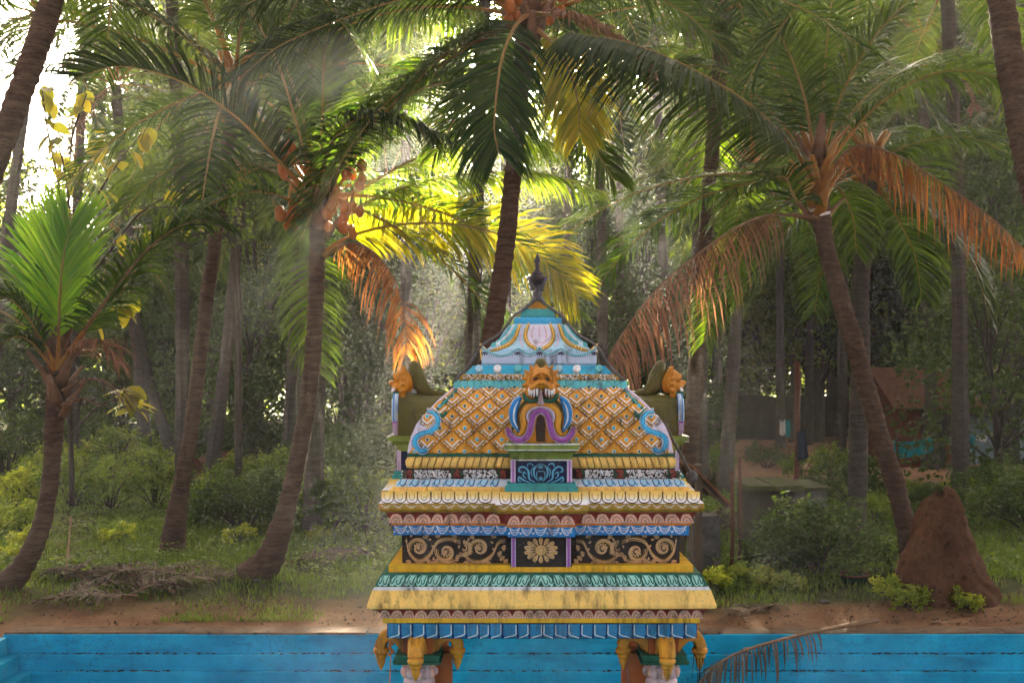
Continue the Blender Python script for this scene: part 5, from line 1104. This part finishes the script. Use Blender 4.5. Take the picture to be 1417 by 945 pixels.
# ---------------------------------------------------------------- grass, weeds, litter
def grassland():
    r = random.Random(5); mb = MB(); n = 0
    while n < 90000:
        y = 11.95+(r.random()**1.7)*19; hw = y*.56; x = r.uniform(-hw, hw)
        den = .55+.9*noise.noise((x*.45, y*.45, 7))+.35*noise.noise((x*1.6, y*1.6, 2))+clamp((y-12.6)/3)*.75-.55
        if x > 1.5 and y < 12.6: den -= .5
        if y > 27 and x > 5: continue
        if r.random() > den: continue
        h = r.uniform(.045, .12)*(1+.6*clamp((y-13)/4))*(1+.5*noise.noise((x*.9, y*.9, 4))); a = r.uniform(0, 6.283); w = .0075*(y/13); le = r.uniform(.1, .8)*h
        b = Vector((x, y, gz(x, y)-.01)); dx, dy = math.cos(a), math.sin(a); mb.cur = clamp(r.random()*.7+.3*noise.noise((x, y, 0))+.1, .02, .98)
        i0 = mb.vert(b+Vector((-dy*w, dx*w, 0))); i1 = mb.vert(b+Vector((dy*w, -dx*w, 0))); m0 = mb.vert(b+Vector((dx*le*.35-dy*w*.7, dy*le*.35+dx*w*.7, h*.6))); m1 = mb.vert(b+Vector((dx*le*.35+dy*w*.7, dy*le*.35-dx*w*.7, h*.6))); t = mb.vert(b+Vector((dx*le, dy*le, h)))
        mb.face((i0, i1, m1, m0)); mb.face((m0, m1, t)); n += 1
    tag(mb.build('grass', M['grass']), 'short green grass over the bank', 'grass', kind='stuff')
    mb = MB(); n = 0
    while n < 26000:
        y = 14+(r.random()**1.3)*24; hw = y*.57; x = r.uniform(-hw, hw)
        if y > 27 and x > 4.5: continue
        den = .35+.9*noise.noise((x*.35, y*.35, 17))+clamp((y-15)/8)*.4
        if r.random() > den: continue
        s = r.uniform(.05, .11)*(1+.3*clamp((y-16)/10)); z = gz(x, y)+r.random()**1.5*.28*(1+noise.noise((x*.5, y*.5, 0))); a = r.uniform(0, 6.283); tl = r.uniform(-.5, .6); mb.cur = clamp(.3+.5*noise.noise((x*.6, y*.6, 9))+.4*r.random(), .02, .98)
        d = Vector((math.cos(a), math.sin(a), tl)).normalized()*s; q = Vector((-math.sin(a), math.cos(a), r.uniform(-.4, .4)))*s*.32; p = Vector((x, y, z))
        i = [mb.vert(p), mb.vert(p+d*.5+q), mb.vert(p+d), mb.vert(p+d*.5-q)]; mb.face((i[0], i[1], i[2])); mb.face((i[0], i[2], i[3])); n += 1
    tag(mb.build('ground_cover', M['leaf_mid']), 'leafy weeds and ground cover under the palms', 'weeds', kind='stuff')
    mb = MB()
    for n in range(5200):
        y = 11.8+(r.random()**1.6)*9; hw = y*.54; x = r.uniform(-hw, hw); s = r.uniform(.02, .06); a = r.uniform(0, 6.283); mb.cur = r.uniform(.05, .95)
        if x < -2 and r.random() < .35: x = r.uniform(-7.5, -2.5); y = r.uniform(12.2, 14.8)
        p = Vector((x, y, gz(x, y)+.012)); d = Vector((math.cos(a), math.sin(a), r.uniform(-.1, .5)))*s; q = Vector((-math.sin(a), math.cos(a), r.uniform(-.3, .3)))*s*.35
        i = [mb.vert(p-d*.5), mb.vert(p+q), mb.vert(p+d*.5+Vector((0, 0, .01))), mb.vert(p-q)]; mb.face((i[0], i[1], i[2], i[3]))
    tag(mb.build('leaf_litter', M['palm_dry']), 'dry leaf litter scattered over the bank', 'leaf litter', kind='stuff')
    for i in range(14):
        x, y = (r.uniform(-6.5, -1.5), r.uniform(12.6, 16)) if i < 10 else (r.uniform(2.5, 6), r.uniform(12.3, 13.5)); mb = MB(); s = r.uniform(.03, .08); mb.blob((0, 0, s*.2), (s, s*.7, s*.45), 0, 6, 4)
        tag(mb.build('stone', M['concrete'], None, False, (x, y, gz(x, y))), 'small pale stone lying on the bank', 'stone', 'loose stones on the bank')
grassland()

# ---------------------------------------------------------------- fallen fronds
def fallen(px0, py0, px1, py1, lift=.25, label='dead palm frond lying in the heap beside the young palm', group='dead fronds in the heap', leaf='palm_dry', L=.55, n=40, d0=None, d1=None, hang=.5, fan=None, zz=0.):
    g = lambda px, py: (2.9*F/(py-HY))
    a, b = gp(px0, py0, d0 or g(px0, py0)), gp(px1, py1, d1 or g(px1, py1)); m = a.lerp(b, .5)+Vector((RN.uniform(-.1, .1), RN.uniform(-.15, .15), lift)); up = Vector((0, 0, .06+zz))
    mb = MB(); o = a+up; frond(mb, [Vector((0, 0, 0)), (a.lerp(m, .55)+up)-o, m+up-o, b.lerp(m, .45)+up+Vector((0, 0, lift*.15))-o, b+up-o], L, n, hang, .022, 3, t0=.1, rr=.018, ragged=.3, miss=.12, lift=.2)
    return tag(mb.build('fallen_frond', LEAFMATS(leaf, 'rachis_dead', 'rachis_dead'), None, False, o), label, 'palm frond', group)
for a in ((60, 838, 250, 818, .12), (150, 822, 330, 812, .08), (90, 806, 250, 800, .12), (300, 814, 120, 806, .14), (190, 834, 50, 842, .08), (240, 826, 90, 806, .18), (180, 802, 320, 808, .10), (250, 806, 130, 798, .16), (120, 812, 70, 802, .12), (170, 836, 250, 818, .1), (205, 810, 105, 826, .18)): fallen(*a, zz=RN.uniform(0, .08), hang=.7, L=.5, n=40)
fallen(390, 780, 520, 765, .12, 'dry frond lying in the grass between the curved palm and the pavilion', None); fallen(530, 770, 440, 778, .15, 'brown frond with its tip pointing from the pavilion to the curved palm', None)
fallen(90, 800, 112, 742, .6, 'dead leaf spray standing up out of the frond heap', None)
# frond slipped over the tank wall
mb = MB(); o = Vector(P(1212, 858, 11.75)); o.z = .06
frond(mb, [P(x, y, q)-o for x, y, q in ((1212, 857, 11.75), (1165, 866, 11.5), (1100, 880, 11.2), (1030, 900, 10.95), (985, 925, 10.85), (955, 965, 10.8))], .55, 46, 1.5, .022, 4, t0=.34, rr=.03, miss=.12, ragged=.25, lift=-.2)
tag(mb.build('fallen_frond', LEAFMATS('palm_dry', 'rachis_dead', 'rachis_dead'), None, False, o), 'dead grey frond slipped over the blue tank wall', 'palm frond')
fallen(1075, 838, 1010, 850, .05, 'wispy dry frond tip on the bare earth above the blue wall', None, L=.4, n=26)

# ---------------------------------------------------------------- termite mounds
def mound(base, H, W, seed, label, name='termite_mound'):
    mb = MB(); n = 64; m = 60; rows = []
    for j in range(m+1):
        v = j/m; ring = []
        for k in range(n):
            a = 2*math.pi*k/n; ca, sa = math.cos(a), math.sin(a)
            r = W*(1.02-.62*v**.8)*(1-.35*clamp((v-.82)/.18)**2)*(1 if v < .99 else .3)
            p = Vector((ca*r, sa*r*.85, v*H)); s = noise.noise((p.x*2.2+seed, p.y*2.2, p.z*1.6))*.17*W+noise.noise((p.x*6+seed, p.y*6, p.z*5))*.06*W+.035*W*noise.noise((p.x*13+seed, p.y*13, p.z*8))+.016*W*noise.noise((p.x*34+seed, p.y*34, p.z*26))-.10*W*max(0, noise.noise((a*1.9+seed, 7, p.z*.5))-.1)
            sh = -.16*W*v-.14*W*math.sin(v*3.1)
            p = Vector((ca*(r+s)+sh, sa*(r+s)*.85, v*H+.10*H*noise.noise((ca*1.5+seed, sa*1.5, 3))*v+(.10*H*v if -.2 < ca < .6 else -.06*H*v*(ca > .6)))); ring.append(mb.vert(p))
        rows.append(ring)
    for a, b in zip(rows, rows[1:]):
        for k in range(n): mb.face((a[k], a[(k+1) % n], b[(k+1) % n], b[k]))
    mb.face(rows[-1]); return tag(mb.build(name, M['mound'], None, True, base), label, 'termite mound')
mound(gp(1318, 838, 13.0), 1.33, .72, 3.3, 'tall pointed red earth termite mound beside the leaning palm'); mound(gp(318, 660, 29.5), .75, 1.3, 8.1, 'low wide red earth mound at the foot of the thin grey palms', 'earth_mound'); mound(gp(270, 664, 28.5), .6, .9, 12.4, 'smaller red earth mound next to the wide one', 'earth_mound')

# ---------------------------------------------------------------- walls, huts, posts, washing
def wall(name, label, pa, pb, H, mat, cap=True, blocks=9):
    a, b = Vector(pa), Vector(pb); root = empty(name, a.lerp(b, .5), label, 'wall'); L = (b-a).length; ux = (b-a).normalized(); nx = Vector((-ux.y, ux.x, 0))
    for i in range(blocks):
        s0, s1 = L*i/blocks-L/2, L*(i+1)/blocks-L/2; h = H*(1+RN.uniform(-.01, .03)); mb = MB(); v = []
        for z in (-.2, h):
            for s, t in ((s0+.006, -.11), (s1-.006, -.11), (s1-.006, .11), (s0+.006, .11)): q = ux*s+nx*t; v.append(mb.vert((q.x, q.y, z)))
        for q in ((3, 2, 1, 0), (4, 5, 6, 7), (0, 1, 5, 4), (1, 2, 6, 5), (2, 3, 7, 6), (3, 0, 4, 7)): mb.face([v[i_] for i_ in q])
        p = mb.build('wall_panel', mat, root)
    return root
wall('boundary_wall', 'grey weathered boundary wall behind the undergrowth and thin palms', gp(95, 620, 45), gp(560, 620, 45), .95, M['wall_left'], blocks=12)
wall('dark_compound_wall', 'tall dark compound wall behind the swept clearing', gp(1000, 600, 50), gp(1245, 600, 50), 2.1, M['dark_wall'], blocks=8); wall('dark_low_wall', 'lower stepped stretch of dark wall next to the tall compound wall', gp(955, 605, 48), gp(1075, 605, 48), 1.75, M['dark_wall'], blocks=4)
wall('pale_gate_wall', 'pale plastered wall end behind the young palm', gp(88, 640, 40), gp(150, 640, 40), 3.2, M['wall_left'], blocks=2)
# concrete block with mossy slab
def at(px, py, d, dz=0): v = gp(px, py, d); v.z = dz; return v
blk = empty('concrete_cistern', at(1090, 800, 17.2), 'small old concrete cistern with a mossy slab on top', 'cistern')
x0, x1 = (1040-1090)/F*17.2, (1145-1090)/F*17.2
mb = MB(); mb.box((x0+.02, 0, -.1), (x1-.05, 1.2, .98), jit=.01); mb.build('body', M['dark_wall'], blk)
mb = MB(); mb.box((.1, -.012, .70), (x1-.02, .2, .97), jit=.006); mb.build('pale_patch', M['concrete'], blk)
mb = MB()
for i in range(3): mb.box((lerp(x0-.1, x1+.05, i/3), -.10+RN.uniform(-.03, .03), .99), (lerp(x0-.1, x1+.05, (i+1)/3)-.01, 1.3, 1.06+RN.uniform(-.01, .02)), jit=.01)
mb.build('slab', M['moss'], blk)
def post(name, label, px, py, top, d, r, mat, cat='post', lean=0, grp=None):
    b = at(px, py, d, -.05); t = P(px+lean, top, d); t = Vector((t.x, d, t.z)); mb = MB(); c = vspline([Vector((0, 0, 0)), (t-b)*.5+Vector((.02, 0, 0)), t-b], 9)
    mb.tube(c, [r*(1+.12*noise.noise((i*.9, px, 0))) for i in range(9)], 7); mb.tube([Vector((0, 0, .0)), Vector((0, 0, .08))], r*1.25, 7)
    return tag(mb.build(name, mat, None, True, b), label, cat, grp)
post('iron_post', 'short rusty iron post in front of the cistern', 1012, 792, 652, 15.2, .03, M['rusty']); post('iron_post', 'taller rusty iron post nearer the cistern', 1023, 775, 632, 16.0, .028, M['rusty'])
post('wooden_pole', 'brown wooden clothes pole standing behind the cistern', 1100, 745, 500, 18.6, .05, M['rusty'], 'pole', 3); post('bamboo_stick', 'pale crooked bamboo stick leaning on the clothes pole', 1094, 720, 512, 18.9, .022, M['wood'], 'pole', 14)
mb = MB(); b = at(1101, 740, 18.5); 
mb.cur = 0
rows = []
for j in range(9):
    v = j/8; rows.append([mb.vert((lerp(-.02, .24, u)*lerp(.55, 1, v)+.03*math.sin(u*9+v*2), -.10+.03*math.sin(u*12), P(0, lerp(596, 634, v), 18.5).z-.03*math.sin(u*5))) for u in [i/6 for i in range(7)]])
for a, c in zip(rows, rows[1:]):
    for k in range(6): mb.face((a[k], a[k+1], c[k+1], c[k]))
M['cloth_navy'] = earthy('navy_cloth', (.012, .018, .035), (.02, .03, .05), 8, .9)
o = mb.build('hanging_cloth', M['cloth_navy'], None, True, b); o.modifiers.new('thick', 'SOLIDIFY').thickness = .012; tag(o, 'dark navy cloth hung on the clothes pole', 'cloth')
def line(px0, py0, px1, py1, d0, d1, label):
    a, b = P(px0, py0, d0), P(px1, py1, d1); mb = MB(); mb.tube(vspline([Vector((0, 0, 0)), (b-a)*.5+Vector((0, 0, -.12)), b-a], 12), .007, 4); tag(mb.build('clothes_line', M['wood'], None, False, a), label, 'clothes line')
line(945, 612, 1102, 618, 20, 18.6, 'thin line strung from the grove to the clothes pole'); line(1235, 604, 1420, 596, 27.5, 27, 'clothes line carrying the washing before the houses')
post('line_post', 'thin post holding the turquoise cloth', 1241, 668, 598, 27.5, .03, M['wood'])
def cloth(name, px0, px1, top0, top1, bot0, bot1, d, mat, label, folds=6):
    mb = MB(); c0 = P(px0, top0, d); mb.cur = .4; nu, nv = 22, 8; rows = []
    for j in range(nv+1):
        rows.append([])
        for i in range(nu+1):
            u, v = i/nu, j/nv; q = P(lerp(px0, px1, u), lerp(lerp(top0, top1, u)+4*math.sin(math.pi*u), lerp(bot0, bot1, u)+3*math.sin(math.pi*u), v), d)-c0; q.y += .06*math.sin(u*folds*2.1+v)*(v+.2)+.03*math.sin(u*17); rows[-1].append(mb.vert(q))
    for a, b in zip(rows, rows[1:]):
        for k in range(nu): mb.face((a[k], a[k+1], b[k+1], b[k]))
    o = mb.build(name, mat, None, True, c0); o.modifiers.new('thick', 'SOLIDIFY').thickness = .006; tag(o, label, 'cloth')
cloth('hanging_cloth', 1236, 1291, 610, 604, 634, 624, 27.5, M['cloth_blue'], 'long turquoise cloth drying on the line')
M['cloth_plum'] = earthy('plum_cloth', (.12, .04, .05), (.18, .06, .07), 8, .9); M['cloth_white'] = earthy('white_cloth', (.5, .48, .45), (.62, .6, .57), 8, .9); M['cloth_teal'] = earthy('teal_cloth', (.02, .2, .22), (.03, .26, .28), 8, .9); M['cloth_grey'] = earthy('grey_cloth', (.2, .22, .23), (.3, .32, .33), 8, .9)
for a in ((1310, 1322, 601, 601, 613, 612, 'cloth_grey', 'small pale grey cloth on the line'), (1326, 1340, 601, 600, 620, 619, 'cloth_plum', 'plum coloured cloth on the line'), (1342, 1349, 600, 600, 619, 619, 'cloth_teal', 'narrow teal towel on the line'), (1352, 1366, 600, 599, 607, 609, 'cloth_white', 'white cloth on the line')):
    cloth('hanging_cloth', *a[:6], 27.2, M[a[6]], a[7], 3)
cloth('hanging_cloth', 1079, 1086, 580, 580, 600, 600, 36, M['cloth_white'], 'small white cloth hanging by the dark wall', 2); cloth('hanging_cloth', 1087, 1093, 579, 579, 602, 602, 36, M['cloth_teal'], 'small green cloth hanging by the dark wall', 2)
# houses behind the washing
def house(name, label, px0, px1, d, H, mat, roofm):
    b = at((px0+px1)/2, 600, d); W = (px1-px0)/F*d; root = empty(name, b, label, 'house')
    mb = MB(); mb.box((-W/2, 0, -.1), (W/2, 3.4, H)); mb.build('wall', mat, root)
    mb = MB(); mb.box((-W*.18, -.04, 0), (-W*.18+.8, .05, 1.9)); mb.build('door', M['dark_wall'], root); mb = MB(); mb.box((W*.18, -.03, 1.0), (W*.18+.7, .05, 1.8)); mb.build('window', M['black'], root)
    mb = MB()
    for s in (0, 1):
        ya, yb = (-.7, 1.7) if s == 0 else (4.1, 1.7); nc = 16; 
        for j in range(7):
            u0, u1 = j/7, (j+1.12)/7; z0, z1 = lerp(H-.25, H+1.1, u0), lerp(H-.25, H+1.1, u1); y0, y1 = lerp(ya, yb, u0), lerp(ya, yb, min(1, u1)); off = .03 if j % 2 else .025
            q = [(-W/2-.5, y0, z0+off), (W/2+.5, y0, z0+off), (W/2+.5, y1, z1), (-W/2-.5, y1, z1)]; mb.poly(q); mb.poly([(x, y, z-.03) for x, y, z in q[::-1]])
    mb.build('roof', roofm, root)
    mb = MB(); 
    for y in (0, 3.4):
        pass
    for x in (-W/2+.02, W/2-.02): mb.poly([(x, 0, H-.01), (x, 3.4, H-.01), (x, 1.7, H+1.0)])
    mb.build('gable', mat, root)
house('house', 'low red walled house half hidden behind the trees', 1248, 1330, 33, 2.2, M['red_wall'], M['tile_roof']); house('house', 'pale green tin walled house behind the washing', 1335, 1470, 34, 1.9, M['tin'], M['dark_wall'])
# little tiled lean-to behind the pavilion
d = 13.2; le = empty('tiled_lean_to', at(950, 800, d), 'small open lean-to with a clay tile roof behind the pavilion', 'lean-to')
e0, e1 = P(1000, 690, d)-le.location, P(935, 632, d+.9)-le.location
for i in range(8):
    for j in range(3):
        u = i/8; a = Vector((lerp(e1.x, e0.x, u), lerp(-.5, 1.1, j/3), lerp(e1.z, e0.z, u)+.012*(i % 2))); b = Vector((lerp(e1.x, e0.x, u+.15), 0, lerp(e1.z, e0.z, u+.15)-.015)); mb = MB()
        q = [Vector((a.x, a.y+.02, a.z)), Vector((b.x, a.y+.02, b.z)), Vector((b.x, a.y+.5, b.z)), Vector((a.x, a.y+.5, a.z))]; mb.poly(q); mb.poly([v-Vector((0, 0, .03)) for v in q[::-1]])
        for k in range(4): mb.poly([q[k], q[k]-Vector((0, 0, .03)), q[(k+1) % 4]-Vector((0, 0, .03)), q[(k+1) % 4]])
        mb.build('roof_tile', M['tile_roof'], le)
for y in (-.4, .9):
    mb = MB(); mb.box((e1.x+.05, y, -.1), (e1.x+.13, y+.08, e1.z)); mb.build('post', M['wood'], le); mb = MB(); mb.tube([Vector((e1.x-.05, y+.04, e1.z-.05)), Vector((e0.x-.02, y+.04, e0.z-.06))], .03, 5); mb.build('rafter', M['wood'], le)
# stone block and husk heap beside the lean-to
mb = MB(); mb.box((-.28, -.25, -.1), (.14, .3, .82), jit=.025); tag(mb.build('stone_pillar', M['concrete'], None, False, at(980, 780, 15.4)), 'square grey stone stub beside the husk heap', 'stone')
mb = MB(); r = random.Random(3)
for i in range(150):
    x, y = r.gauss(0, .6), r.gauss(0, .35); z = max(0, .45-.4*abs(x)-.3*abs(y))*r.random(); a = r.uniform(0, 3.14); L = r.uniform(.12, .5); mb.cur = r.random()
    v = Vector((math.cos(a)*L, math.sin(a)*L*.5, r.uniform(-.1, .25))); p = Vector((x, y, z+.05)); mb.tube([p-v*.5, p+Vector((0, 0, .06)), p+v*.5], [.03, .045, .012], 5, flat=.5)
tag(mb.build('husk_heap', M['palm_dry'], None, False, at(1002, 740, 19)), 'heap of dry coconut husks and stalks behind the iron posts', 'husks', kind='stuff')
# basket under the bush
M['basket'] = earthy('basket_weave', (.004, .016, .009), (.010, .030, .016), 20, .8)
bs = empty('basket', at(1182, 815, 14.0), 'dark green basket with a rusty rim under the big bush', 'basket')
mb = MB(); mb.lathe((0, 0), [(.12, 0), (.17, .08), (.2, .16)], 14); mb.build('bowl', M['basket'], bs, True); mb = MB(); mb.tube([(math.cos(a)*.2, math.sin(a)*.2, .165) for a in [i*.42 for i in range(16)]], .018, 6); mb.build('rim', M['rusty'], bs)

# ---------------------------------------------------------------- big-leaved sapling on the left
def bigleaf_mesh(L, W):
    mb = MB(); out = [(0, 0), (.12, .5), (.35, 1), (.6, .92), (.85, .5), (1, 0)]; mb.cur = .5
    mid = [mb.vert((u*L, 0, -.25*L*u*u)) for u, _ in out]; lf = [mb.vert((u*L, v*W/2, -.25*L*u*u+.10*v*W)) for u, v in out[1:-1]]; rt = [mb.vert((u*L, -v*W/2, -.25*L*u*u+.10*v*W)) for u, v in out[1:-1]]
    for side in (lf, rt):
        for k in range(5):
            a = mid[k:k+2]; b = ([side[k-1]] if k else [])+([side[k]] if k < 4 else []); mb.face(a+b[::-1])
    return mb.mesh('leaf', [M['leaf_teak']])
BIG = [bigleaf_mesh(.34, .22), bigleaf_mesh(.28, .20), bigleaf_mesh(.4, .24)]
sap = empty('bigleaf_sapling', at(105, 700, 17.5), 'bare branched sapling with big yellow and green leaves against the light', 'tree'); mb = MB(); tips = []
def branch(pts, r0):
    c = vspline([P(*p)-sap.location for p in pts], 14); mb.tube(c, [lerp(r0, .010, i/13) for i in range(14)], 6); return c
for pts, r0 in (([(100, 700, 17.5), (96, 500, 17.5), (92, 330, 17.5)], .05), ([(92, 330, 17.5), (80, 250, 17.4), (64, 170, 17.3), (58, 120, 17.3)], .03), ([(92, 330, 17.5), (96, 250, 17.6), (100, 190, 17.7), (120, 130, 17.8)], .028), ([(96, 400, 17.5), (100, 330, 17.3), (90, 240, 17.2), (78, 190, 17.2)], .026), ([(95, 340, 17.5), (130, 280, 17.3), (160, 230, 17.2), (200, 180, 17.1)], .026),
                ([(100, 420, 17.5), (150, 350, 17.2), (200, 290, 17), (262, 262, 16.9)], .026), ([(150, 350, 17.2), (200, 330, 17), (250, 300, 16.9)], .016), ([(96, 250, 17.6), (120, 210, 17.5), (140, 190, 17.4)], .014), ([(100, 480, 17.5), (140, 440, 17.2), (180, 420, 17)], .02), ([(98, 600, 17.5), (140, 560, 17), (175, 555, 16.8), (195, 570, 16.7)], .02), ([(175, 555, 16.8), (180, 535, 16.7)], .01)):
    c = branch(pts, r0); tips += [c[6], c[9], c[11], c[12], c[13], c[13]]
mb.build('trunk', M['bark'], sap, True)
for t in tips[6:]:
    for k in range(2 if RN.random() < .7 else 1):
        link('leaf', RN.choice(BIG), sap, t+Vector((RN.uniform(-.08, .08), RN.uniform(-.08, .08), RN.uniform(-.08, .08))), (RN.uniform(-.5, .5), RN.uniform(-.2, 1.1), RN.uniform(0, 6.28)), RN.uniform(.75, 1.25))
# bare dark branches reaching in behind the young palm frond
tw = empty('twiggy_tree', at(330, 640, 24), 'twiggy tree with bare dark branches spreading among the thin trunks', 'tree'); mb = MB()
for i in range(16):
    y0 = 205+i*9+RN.uniform(-5, 5); x1 = RN.uniform(165, 230); c = vspline([P(330, 420-i*6, 24)-tw.location, P(300, lerp(y0, 300, .3), 24)-tw.location, P(250, y0+RN.uniform(-8, 8), 23.8)-tw.location, P(x1, y0+RN.uniform(-14, 14), 23.6)-tw.location], 12); mb.tube(c, [lerp(.045, .008, k/11) for k in range(12)], 5)
mb.tube([Vector((0, 0, -.1)), P(330, 420, 24)-tw.location, P(325, 300, 24)-tw.location], [.1, .08, .05], 7); mb.build('trunk', M['bark'], tw); lb = MB(); r = random.Random(4)
leafcloud(lb, [(*(P(r.uniform(170, 340), r.uniform(190, 340), 24)-tw.location), .45) for i in range(26)], 26, .16, r=r); lb.build('crown', M['leaf_mid'], tw)

mb = MB(); mb.box((-165, -65, -3.2), (165, 175, 33)); hz = mb.build('haze', [])
hm = bpy.data.materials.new('haze'); hm.use_nodes = True; hn = hm.node_tree.nodes; hn.remove(hn['Principled BSDF'])
pv = hn.new('ShaderNodeVolumePrincipled'); pv.inputs['Color'].default_value = (.93, .94, .90, 1); pv.inputs['Density'].default_value = HAZE_DENSITY; pv.inputs['Anisotropy'].default_value = .6
hm.node_tree.links.new(pv.outputs[0], hn['Material Output'].inputs['Volume']); hz.data.materials.append(hm); hz['kind'] = 'stuff'
